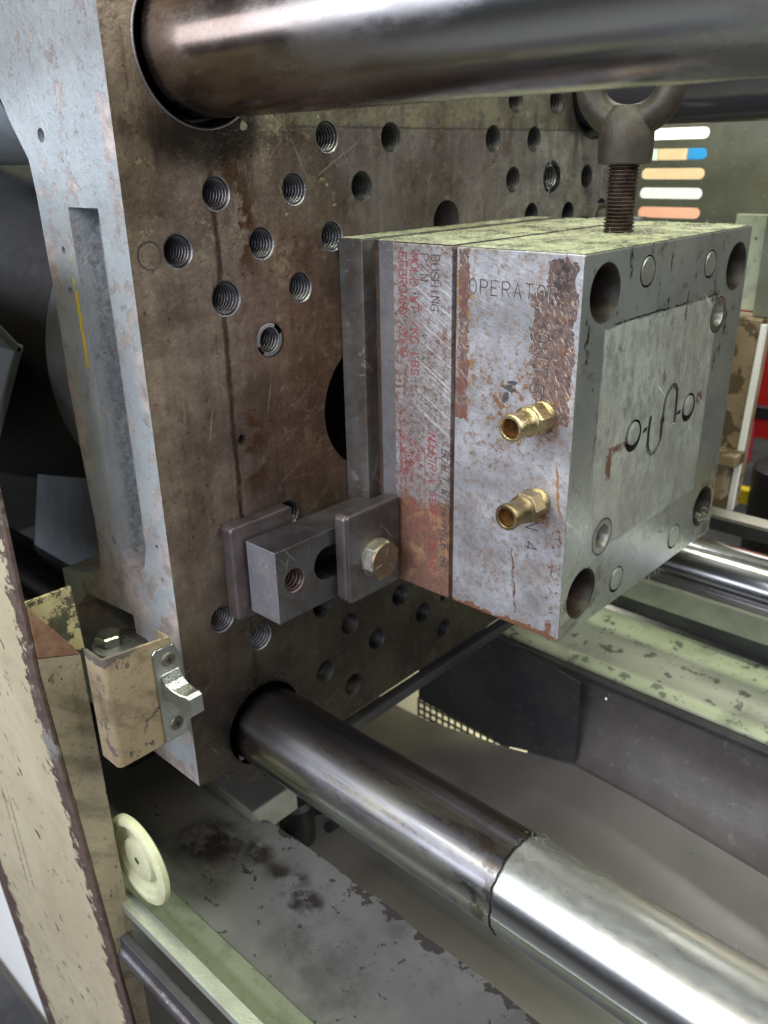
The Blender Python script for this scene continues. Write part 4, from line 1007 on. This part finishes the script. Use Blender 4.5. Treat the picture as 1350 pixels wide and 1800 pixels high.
# front saddle washer: plate with a turned-down lip
bm = BM(); prism(bm, rr(-.0575, -.0028, .0015, .0715, .0035, 4), 'X', .0452, .0585); obj('saddle_plate', bm, MT['clamp'], tc, bevel=.0022, seg=3)
bm = BM(); prism(bm, [(-.0598, .006), (-.0560, .004), (-.0560, .0722), (-.0598, .0695)], 'X', .0470, .0570); obj('saddle_lip', bm, MT['rim'], tc, bevel=.0016, seg=3)
bcx, bcz = -.0305, .0312
bm = BM(); lathe(bm, [(.0586, .0150), (.0598, .0150), (.0600, .0140)], 'X', (0, bcy := bcx, bcz), 40, True, True); obj('washer', bm, MT['bolt'], tc, smooth=True)
bm = BM(); lathe(bm, [(.0598, .0150), (.0602, .0158), (.0674, .0158), (.0690, .0138)], 'X', (0, bcx, bcz), 6, True, False, ph=.22)
obj('hex_bolt', bm, MT['bolt'], tc, bevel=.0006)
bm = BM(); lathe(bm, [(.0676, .0142), (.0691, .0134)], 'X', (0, bcx, bcz), 40, False, True)
obj('bolt_face', bm, MT['boltface'], tc, smooth=True)
bm = BM()
for k in range(3):
    a = math.radians(75+120*k)
    prism(bm, [(bcx+math.cos(a)*.0042-math.sin(a)*.00025, bcz+math.sin(a)*.0042+math.cos(a)*.00025), (bcx+math.cos(a)*.0105-math.sin(a)*.00025, bcz+math.sin(a)*.0105+math.cos(a)*.00025),
               (bcx+math.cos(a)*.0105+math.sin(a)*.00025, bcz+math.sin(a)*.0105-math.cos(a)*.00025), (bcx+math.cos(a)*.0042+math.sin(a)*.00025, bcz+math.sin(a)*.0042-math.cos(a)*.00025)], 'X', .0690, .0694)
obj('grade_mark', bm, MT['clampend'], tc)
# far clamp whose bolt head shows over the mold
fc = thing('toe_clamp', (0, .29, .22), 'far side clamp, only its dark bolt head visible behind the eye bolt', 'clamp')
bm = BM(); box(bm, (.0140, W+.003, .195), (.0370, W+.095, .2440)); obj('clamp_bar', bm, MT['clamp'], fc, bevel=.001)
bm = BM(); lathe(bm, [(.037, .0060), (.040, .0125), (.046, .0125), (.047, .0105)], 'X', (0, .283, .2500), 6, True, True); lathe(bm, [(.030, .0065), (.058, .0065)], 'X', (0, .283, .2500), 16, True, True)
obj('hex_bolt', bm, MT['eye'], fc, bevel=.0006)
bm = BM(); prism(bm, [(.048, .262), (.085, .285), (.082, .300), (.050, .285)], 'Z', .2445, .2500); obj('strap_end', bm, MT['ledge'], fc, bevel=.0008)

# ------------------------------------------------------------------ GUARD DOOR STILE
dr = thing('guard_door', (-.05, -.25, -.45), 'peeling cream guard door post at the left edge of the photo', 'machine door')
bm = BM()
def fy(z): return -.2535+.05*max(0, -z)
sh = [(-.262, .30), (-.261, -.25), (-.264, -.36), (-.262, -.45), (-.262, -.62)]
sr = [(-.0300, .30), (-.0300, .0), (-.0300, -.17), (-.0300, -.40), (-.0300, -.62)]
zs = [.30, .0, -.17, -.40, -.62]
F_ = [[bm.verts.new((x_, fy(z_)+off, z_)) for x_ in (-.292, -.030)] for off in (0, .003) for z_ in zs]
n = len(zs)
for k in range(n-1):
    bm.faces.new((F_[k][0], F_[k+1][0], F_[k+1][1], F_[k][1])); bm.faces.new((F_[n+k][0], F_[n+k][1], F_[n+k+1][1], F_[n+k+1][0]))
    bm.faces.new((F_[k][1], F_[k+1][1], F_[n+k+1][1], F_[n+k][1])); bm.faces.new((F_[k][0], F_[n+k][0], F_[n+k+1][0], F_[k+1][0]))
bm.faces.new((F_[0][0], F_[0][1], F_[n][1], F_[n][0])); bm.faces.new((F_[n-1][0], F_[2*n-1][0], F_[2*n-1][1], F_[n-1][1]))
obj('front_sheet', bm, MT['cream'], dr, bevel=.0008)
bm = BM()
pts = [(-.2504, .012), (-.2222, .002), (-.2218, -.20), (-.2205, -.62), (fy(-.62)+.0031, -.62), (fy(-.40)+.0031, -.40), (fy(-.17)+.0031, -.17), (fy(0)+.0031, 0)]
prism(bm, pts, 'X', -.0303, -.0600)
obj('side_channel', bm, MT['tan'], dr, bevel=.0012, seg=3)
bm = BM(); prism(bm, [(-.2504, .050), (-.2504, .0125), (-.2225, .0025), (-.226, .010)], 'X', -.0296, -.055); obj('sloping_cap', bm, MT['rustcap'], dr, bevel=.0008)
bm = BM(); prism(bm, [(-.2500, .0500), (-.2175, .0495), (-.2160, .000), (-.2240, .004), (-.2490, .048)], 'X', -.0385, -.0360); obj('tab_plate', bm, MT['tabpaint'], dr, bevel=.0006)

# ------------------------------------------------------------------ LATCH BRACKET
lb = thing('latch_bracket', (-.03, -.19, -.10), 'worn tan U-shaped latch box with a chrome catch beside the platen edge', 'latch')
def uchan(bm, path, t, z0, z1):
    outl = stroke_outline(path, t/2, 2); prism(bm, outl, 'Z', z0, z1)
bm = BM()
ux = -.0300
path = [(-.050, -.2090), (-.0335, -.2090)] + [(-.0335+.0035*math.sin(math.radians(a)), -.2055-.0035*math.cos(math.radians(a))) for a in (20, 45, 70)] + [(ux, -.205), (ux, -.1590), (ux-.0012, -.1565), (-.045, -.1560)]
arcp = lambda cx_, cy_, r_, a0, a1, n_=5: [(cx_+r_*math.cos(math.radians(a0+(a1-a0)*k/n_)), cy_+r_*math.sin(math.radians(a0+(a1-a0)*k/n_))) for k in range(n_+1)]
outl = [(-.052, -.2101)] + arcp(-.0334, -.2056, .0045, -90, 0) + arcp(-.0314, -.1575, .0025, 0, 90, 3) + [(-.045, -.1550), (-.045, -.1572)] + arcp(-.0325, -.1585, .0012, 90, 0, 2)[0:2] + arcp(-.0340, -.2050, .0028, 0, -90, 4) + [(-.052, -.2078)]
n = len(outl)
def ztop(p): return -.0090 if p[1] < -.168 else -.0090-(p[1]+.168)*.5
A = [bm.verts.new((a, b, -.1000)) for a, b in outl]; B = [bm.verts.new((a, b, ztop((a, b)))) for a, b in outl]
for i in range(n): bm.faces.new((A[i], A[(i+1) % n], B[(i+1) % n], B[i]))
bm.faces.new(A[::-1]); bm.faces.new(B)
obj('box_channel', bm, MT['bracket'], lb, smooth=True)
bm = BM(); box(bm, (-.050, -.2080, -.098), (-.0325, -.1575, -.094)); obj('bottom_flange', bm, MT['bracket'], lb)
# chrome catch
kx = ux+.0012
cz = thing('chrome_catch', (kx, -.165, -.10), 'chromed latch catch with two cross-head screws on the tan latch box', 'latch catch')
bm = BM(); prism(bm, [(-.1720, -.0985), (-.1535, -.0985), (-.1506, -.0900), (-.1506, -.0300), (-.1545, -.0195), (-.1700, -.0185), (-.1727, -.0215)], 'X', kx, kx+.0020)
obj('base_plate', bm, MT['chrome'], cz, bevel=.0006)
bm = BM()
prof = [(kx+.0018, -.0400), (kx+.0050, -.0475), (kx+.0095, -.0520), (kx+.0150, -.0545), (kx+.0190, -.0550), (kx+.0215, -.0575), (kx+.0215, -.0720), (kx+.0195, -.0745), (kx+.0150, -.0735), (kx+.0125, -.0670), (kx+.0080, -.0625), (kx+.0018, -.0625)]
def yo(a): return .010*max(0, (a-kx)/.0215)
A = [bm.verts.new((a, -.1700+yo(a), b)) for a, b in prof]; B = [bm.verts.new((a, -.1530+yo(a)*.5, b)) for a, b in prof]
n = len(prof); bm.faces.new(A); bm.faces.new(B[::-1])
for i in range(n): bm.faces.new((A[i], A[(i+1) % n], B[(i+1) % n], B[i]))
obj('hook', bm, MT['chrome'], cz, bevel=.0009, seg=3)
for (yy, zz) in ((-.1610, -.0300), (-.1610, -.0860)):
    bm = BM(); lathe(bm, [(kx+.0018, .0058), (kx+.0024, .0056), (kx+.0032, .0044), (kx+.0035, .0026)], 'X', (0, yy, zz), 32, False, True)
    s1 = obj('screw', bm, MT['zincscrew'], cz, smooth=True)
    bm = BM(); box(bm, (kx+.0028, yy-.0026, zz-.0005), (kx+.0037, yy+.0026, zz+.0005)); box(bm, (kx+.0028, yy-.0005, zz-.0026), (kx+.00372, yy+.0005, zz+.0026))
    o = obj('cross_recess', bm, MT['black'], cz)
for r_, loc_ in ((lb, (.0110, -.2107, -.0653)), (cz, (.0121, -.1879, -.0653))):
    r_.location = loc_; r_.scale = (.9137,)*3
# nut deep in the casting pocket behind the bracket
nt = thing('hex_nut', (-.065, -.155, -.02), 'bright hex nut and washer seen inside the tan latch box', 'nut')
bm = BM(); lathe(bm, [(-.018, .0200), (-.014, .0200), (-.013, .0185)], 'Z', (-.058, -.1800, -.006), 40, True, True); obj('washer', bm, MT['clamp'], nt, smooth=True)
bm = BM(); lathe(bm, [(-.013, .0105), (-.007, .0105), (-.006, .0092)], 'Z', (-.064, -.1850, -.006), 6, True, True, ph=.3); obj('nut', bm, MT['chrome'], nt, bevel=.0008)

# ------------------------------------------------------------------ ROLLER AND RAILS, BEDS
rl = thing('door_roller', (.002, -.219, -.172), 'yellowed nylon roller wheel standing on the aluminium rail', 'roller')
wx, wy, wz, wr = -.0165, -.2165, -.1745, .0362
bm = BM(); lathe(bm, [(.0068, wr*.72), (.0068, wr-.002), (.0055, wr), (.0015, wr), (.0000, wr-.0020), (-.0004, wr-.0060), (.0012, wr-.0085), (.0056, wr-.0100), (.0060, wr*.52), (.0020, wr*.48), (.0010, wr*.42), (.0012, .003)], 'Y', (wx, wy, wz), 64)
obj('wheel', bm, MT['nylon'], rl, smooth=True)
gr = thing('guide_rail', (.1, -.214, -.225), 'dull aluminium rail running from below the roller to the bottom edge', 'rail')
bm = BM(); prism(bm, [(-.2265, -.2265), (-.2160, -.2265), (-.2150, -.2190), (-.2262, -.2190)], 'X', -.30, .62); obj('rail_top', bm, MT['alu'], gr, bevel=.0006)
bm = BM(); prism(bm, [(-.2330, -.275), (-.2262, -.275), (-.2262, -.2470), (-.2330, -.2480)], 'X', -.30, .62); obj('rail_foot', bm, MT['sheet'], gr, bevel=.0006)
bm = BM(); lathe(bm, [(-.30, .0060), (.62, .0060)], 'X', (0, -.2310, -.2640), 24, True, True); obj('support_rod', bm, MT['clamp'], gr, smooth=True)

def bed_pt(): pass
nb = thing('machine_bed', (0, -.13, -.5), 'grey speckled painted bed ledge below the lower front tie bar', 'machine bed')
bm = BM()
v = [(-.60,-.186),(1.0,-.186),(1.0,-.0800)] + [(x_, -.0800+.0012*math.sin(x_*41)+(.003 if .095 < x_ < .13 else 0)) for x_ in [1.0-.02*k for k in range(1, 52)]] + [(-.035,-.0815),(-.043,-.0915),(-.60,-.0915)]
prism(bm, v, 'Z', -.2440, -.2400); obj('top_sheet', bm, MT['nearbed'], nb)
bm = BM(); box(bm, (-.12, -.0915, -.26), (-.0445, -.0895, -.2310)); box(bm, (-.0445, -.0915, -.26), (-.0425, -.0400, -.2310)); obj('opening_lip', bm, MT['alu'], nb)
bm = BM(); box(bm, (-.040, -.0860, -.36), (1.0, -.0835, -.2442)); obj('inner_skirt', bm, MT['sheet'], nb)
bm = BM(); box(bm, (-.6, -.2135, -.256), (1.0, -.184, -.2385)); obj('green_strip', bm, MT['strip'], nb, bevel=.0008)
bm = BM(); box(bm, (-.6, -.60, -.62), (1.0, -.23, -.60)); obj('lower_sheet', bm, MT['sheet'], nb)
bm = BM(); box(bm, (-.70, -.22, -.62), (-.285, -.215, -.34)); 
o = obj('pale_cover', bm, MT['white'], nb)

fb = thing('machine_bed', (.3, .4, -.5), 'pale green speckled bed ledge under the mold on the far side', 'machine bed')
bm = BM(); prism(bm, [(-.60, .3195), (1.2, .3195), (1.2, .455), (-.60, .455)], 'Z', -.2440, -.2400); obj('top_sheet', bm, MT['farbed'], fb, bevel=.0008)
bm = BM(); box(bm, (-.60, .3090, -.2520), (1.2, .3215, -.2442)); obj('edge_lip', bm, MT['sheet'], fb, bevel=.0015)
bm = BM(); n = 14
prof = [(.3195, -.2525), (.3185, -.285), (.312, -.31), (.300, -.335), (.288, -.37), (.280, -.42), (.272, -.50)]
A = [bm.verts.new((.0, a, b)) for a, b in prof]; B = [bm.verts.new((1.2, a, b)) for a, b in prof]
for i in range(len(prof)-1): bm.faces.new((A[i], B[i], B[i+1], A[i+1]))
obj('inner_sheet', bm, MT['insheet'], fb, smooth=True)
bm = BM(); lathe(bm, [(0, .0032), (-.002, .0032), (-.003, .002)], 'Y', (.081, .3175, -.2700), 16, False, True); obj('screw_head', bm, MT['chrome'], fb, smooth=True)
bm = BM(); box(bm, (-.30, .455, -.215), (1.2, .462, -.185)); box(bm, (-.30, .462, -.190), (1.2, .475, -.186)); obj('rear_rail', bm, MT['alu'], fb, bevel=.0008)
bm = BM(); box(bm, (-.30, .490, -.110), (1.2, .510, -.094)); obj('upper_rail', bm, MT['sheet'], fb, bevel=.001)
bm = BM(); box(bm, (-.30, .488, -.0938), (1.2, .512, -.0900)); obj('rail_strip', bm, MT['alu'], fb)
bm = BM(); box(bm, (.150, .425, -.165), (.70, .452, -.150)); obj('cream_block', bm, MT['rearcream'], fb, bevel=.001)
bm = BM(); box(bm, (-.30, .462, -.62), (1.2, .47, -.21)); obj('rear_skirt', bm, MT['sheet'], fb)

# drop chute under the mold, hanging plate and mesh window
ch = thing('drop_chute', (.05, .1, -.5), 'grey sheet metal chute under the mold opening', 'chute')
bm = BM(); n = 16
prof = [(-.40, -.405, -.405), (-.16, -.402, -.400), (-.03, -.400, -.376), (.02, -.402, -.363), (.066, -.405, -.352), (.15, -.41, -.355), (.30, -.42, -.37), (.50, -.44, -.40), (.9, -.47, -.44)]
A = [bm.verts.new((a, -.0830, b)) for a, b, c in prof]; B = [bm.verts.new((a, .2848, c)) for a, b, c in prof]
for i in range(len(prof)-1): bm.faces.new((A[i], A[i+1], B[i+1], B[i]))
obj('chute_floor', bm, MT['chute'], ch, smooth=True)
hp = thing('hanging_plate', (0, .28, -.3), 'dark sheet plate hanging behind the chute with a small mesh window', 'plate')
bm = BM(); prism(bm, [(-.172, -.372), (-.03, -.3750), (.066, -.3480), (.0645, -.240), (-.04, -.225), (-.172, -.225)], 'Y', .285, .2865); obj('plate', bm, MT['sheet'], hp)

bm = BM()
for k in range(15):
    x_ = -.176+.0105*k; box(bm, (x_, .2868, -.402), (x_+.0026, .2888, -.372))
for k in range(3):
    box(bm, (-.176, .2868, -.4000+.0105*k), (-.028, .2890, -.3978+.0105*k))
obj('mesh_window', bm, MT['sheet'], hp)
bwl = obj('cream_backdrop_board', (lambda b_: (box(b_, (-.6, .445, -.62), (.4, .450, -.26)), b_)[1])(BM()), MT['rearcream2'], None, (-.1, .445, -.62)); tag(bwl, 'cream board added behind the small mesh window to stand for lit floor', 'board')  # stand-in for the lit floor beyond the mesh
# beam below the platen
bs = thing('cross_beam', (-.02, .1, -.2), 'dark cross beam edge running below the platen', 'beam')
bm = BM(); box(bm, (-.012, -.06, -.1740), (.000, .46, -.1640)); obj('beam', bm, MT['sheet'], bs, bevel=.0015)

# black hose loop below the front bar
hsx = thing('black_hose', (-.05, 0, -.3), 'black hose looping below the lower front tie bar', 'hose')
bm = BM(); tube(bm, [(-.06+.025*math.cos(a), -.01+.03*math.sin(a), -.30-.02*math.sin(a*.5)) for a in [k*.35 for k in range(15)]], .0055, 12); obj('loop', bm, MT['rubber'], hsx, smooth=True)
bm = BM(); lathe(bm, [(-.33, .018), (-.285, .018), (-.28, .014)], 'Z', (-.072, -.018, 0), 24, True, True); obj('fitting', bm, MT['rubber'], hsx, smooth=True)

# ------------------------------------------------------------------ REAR GUARD
rg_ = thing('rear_guard', (0, .6, -.1), 'olive sheet guard with five long vent slots behind the mold', 'machine guard')
def stadium(x0, x1, zc, r):
    return [(x1-r+r*math.cos(a), zc+r*math.sin(a)) for a in [math.radians(-90+18*k) for k in range(11)]] + [(x0+r+r*math.cos(a), zc+r*math.sin(a)) for a in [math.radians(90+18*k) for k in range(11)]]
sl = [stadium(-.080, .0006, zz, .0062) for zz in (.3215, .2990, .2775, .2555, .2335)]
bm = BM(); ol = [(-.60, .04), (.060, .04), (.060, .232), (1.0, .236), (1.0, .70), (-.60, .70)]
holed(bm, ol, sl, 'Y', .600)
holed(bm, ol, sl, 'Y', .603)
for s_ in sl: walls(bm, s_, 'Y', .600, .603)
walls(bm, ol, 'Y', .600, .603)
obj('slotted_sheet', bm, MT['rear'], rg_)
rp = thing('guard_post', (.08, .58, -.1), 'dirty cream post top above the brown column right of the mold', 'post')
bm = BM(); box(bm, (.050, .585, .1290), (.0870, .598, .2350)); obj('upper_plate', bm, MT['rearcream'], rp, bevel=.001)
bm = BM(); box(bm, (.0880, .575, .125), (.1050, .598, .2355)); obj('post_edge', bm, MT['rear'], rp, bevel=.001)
rc = thing('brown_column', (.07, .6, -.12), 'greasy brown column at right behind the mold', 'column')
bm = BM(); prism(bm, [(.010, -.115), (.0975, -.115), (.1010, .030), (.1040, .1240), (.010, .1265)], 'Y', .560, .60); obj('column', bm, MT['rearbrown'], rc, bevel=.001)
bm = BM(); box(bm, (.075, .530, -.045), (.110, .560, -.030)); box(bm, (.086, .535, -.09), (.098, .560, -.045)); obj('arm', bm, MT['rearbrown'], rc, bevel=.002)
wp_ = thing('white_post', (.118, .56, -.1), 'thin white upright edge between brown column and red cabinet', 'post')
bm = BM(); prism(bm, [(.0985, -.108), (.1050, -.108), (.1120, .12), (.1060, .12)], 'Y', .556, .562); obj('strip', bm, MT['white'], wp_)
wd_ = thing('rear_roller', (.095, .49, -.06), 'white roller disc just past the right edge of the mold', 'roller')
bm = BM(); lathe(bm, [(.0, .026), (.004, .027), (.007, .026), (.008, .010)], 'Y', (.0760, .488, -.058), 40, True, True); obj('disc', bm, MT['nylon'], wd_, smooth=True)
rd = thing('red_cabinet', (.25, 1.0, -.1), 'bright red cabinet far behind at the right edge', 'cabinet')
bm = BM(); box(bm, (-.06, .90, -.12), (.24, 1.1, .10)); obj('cabinet_body', bm, MT['red'], rd, bevel=.004)
bm = BM(); box(bm, (-.06, .886, -.085), (.5, .899, -.065)); obj('dark_bar', bm, MT['rubber'], rd, bevel=.002)
bm = BM(); box(bm, (-.06, .88, -.16), (.005, .899, -.09)); obj('pink_panel', bm, MT['pink'], rd, bevel=.002)
yr = thing('yellow_rail', (.1, .86, -.2), 'yellow floor rail below the red cabinet', 'rail')
bm = BM(); box(bm, (-.06, .85, -.215), (.5, .868, -.19)); obj('rail', bm, MT['yellow'], yr, bevel=.002)
bt = thing('black_drum', (.06, .84, -.3), 'black drum beside the red cabinet', 'drum')
bm = BM(); lathe(bm, [(-.50, .05), (-.145, .05), (-.14, .045)], 'Z', (.075, .86, 0), 32, True, True); obj('drum', bm, MT['rubber'], bt, smooth=True)

# shelf of boards seen through the slots
def board(name, lo, hi, mt, label, cat):
    bm = BM(); box(bm, lo, hi); o = obj(name, bm, mt, None, ((lo[0]+hi[0])/2, (lo[1]+hi[1])/2, lo[2]), bevel=.003); tag(o, label, cat); return o
board('white_board', (-1.4, 1.30, .3160), (.6, 1.34, .62), MT['white'], 'white wall board seen through the top vent slot', 'board')
board('cardboard_box', (-.365, 1.22, .2815), (-.3060, 1.29, .3155), MT['cardboard'], 'cardboard box seen through the second vent slot', 'box')
board('blue_bin', (-.3055, 1.22, .2850), (-.24, 1.29, .3155), MT['blue'], 'blue bin seen at the end of the second vent slot', 'bin')
board('pale_green_carton', (-.60, 1.22, .2815), (-.3655, 1.29, .3155), MT['greenish'], 'pale green carton left of the cardboard box', 'box')
board('tan_shelf_board', (-1.4, 1.22, .2445), (.3, 1.29, .2810), MT['cardboard'], 'tan shelf board seen through the third vent slot', 'board')
board('white_carton', (-1.4, 1.22, .2085), (.3, 1.29, .2440), MT['white'], 'white carton seen through the fourth vent slot', 'box')
board('salmon_carton', (-1.4, 1.22, .10), (.3, 1.29, .2080), MT['orangebd'], 'salmon carton seen through the lowest vent slot', 'box')

# workshop floor and walls
bm = BM(); box(bm, (-6, -6, -1.02), (6, 6, -1.0)); structure(obj('floor', bm, MT['floor'], None, (0, 0, -1)))
bm = BM(); box(bm, (-6, 5.98, -1), (6, 6, 4)); structure(obj('wall', bm, MT['rear'], None, (0, 6, -1)))
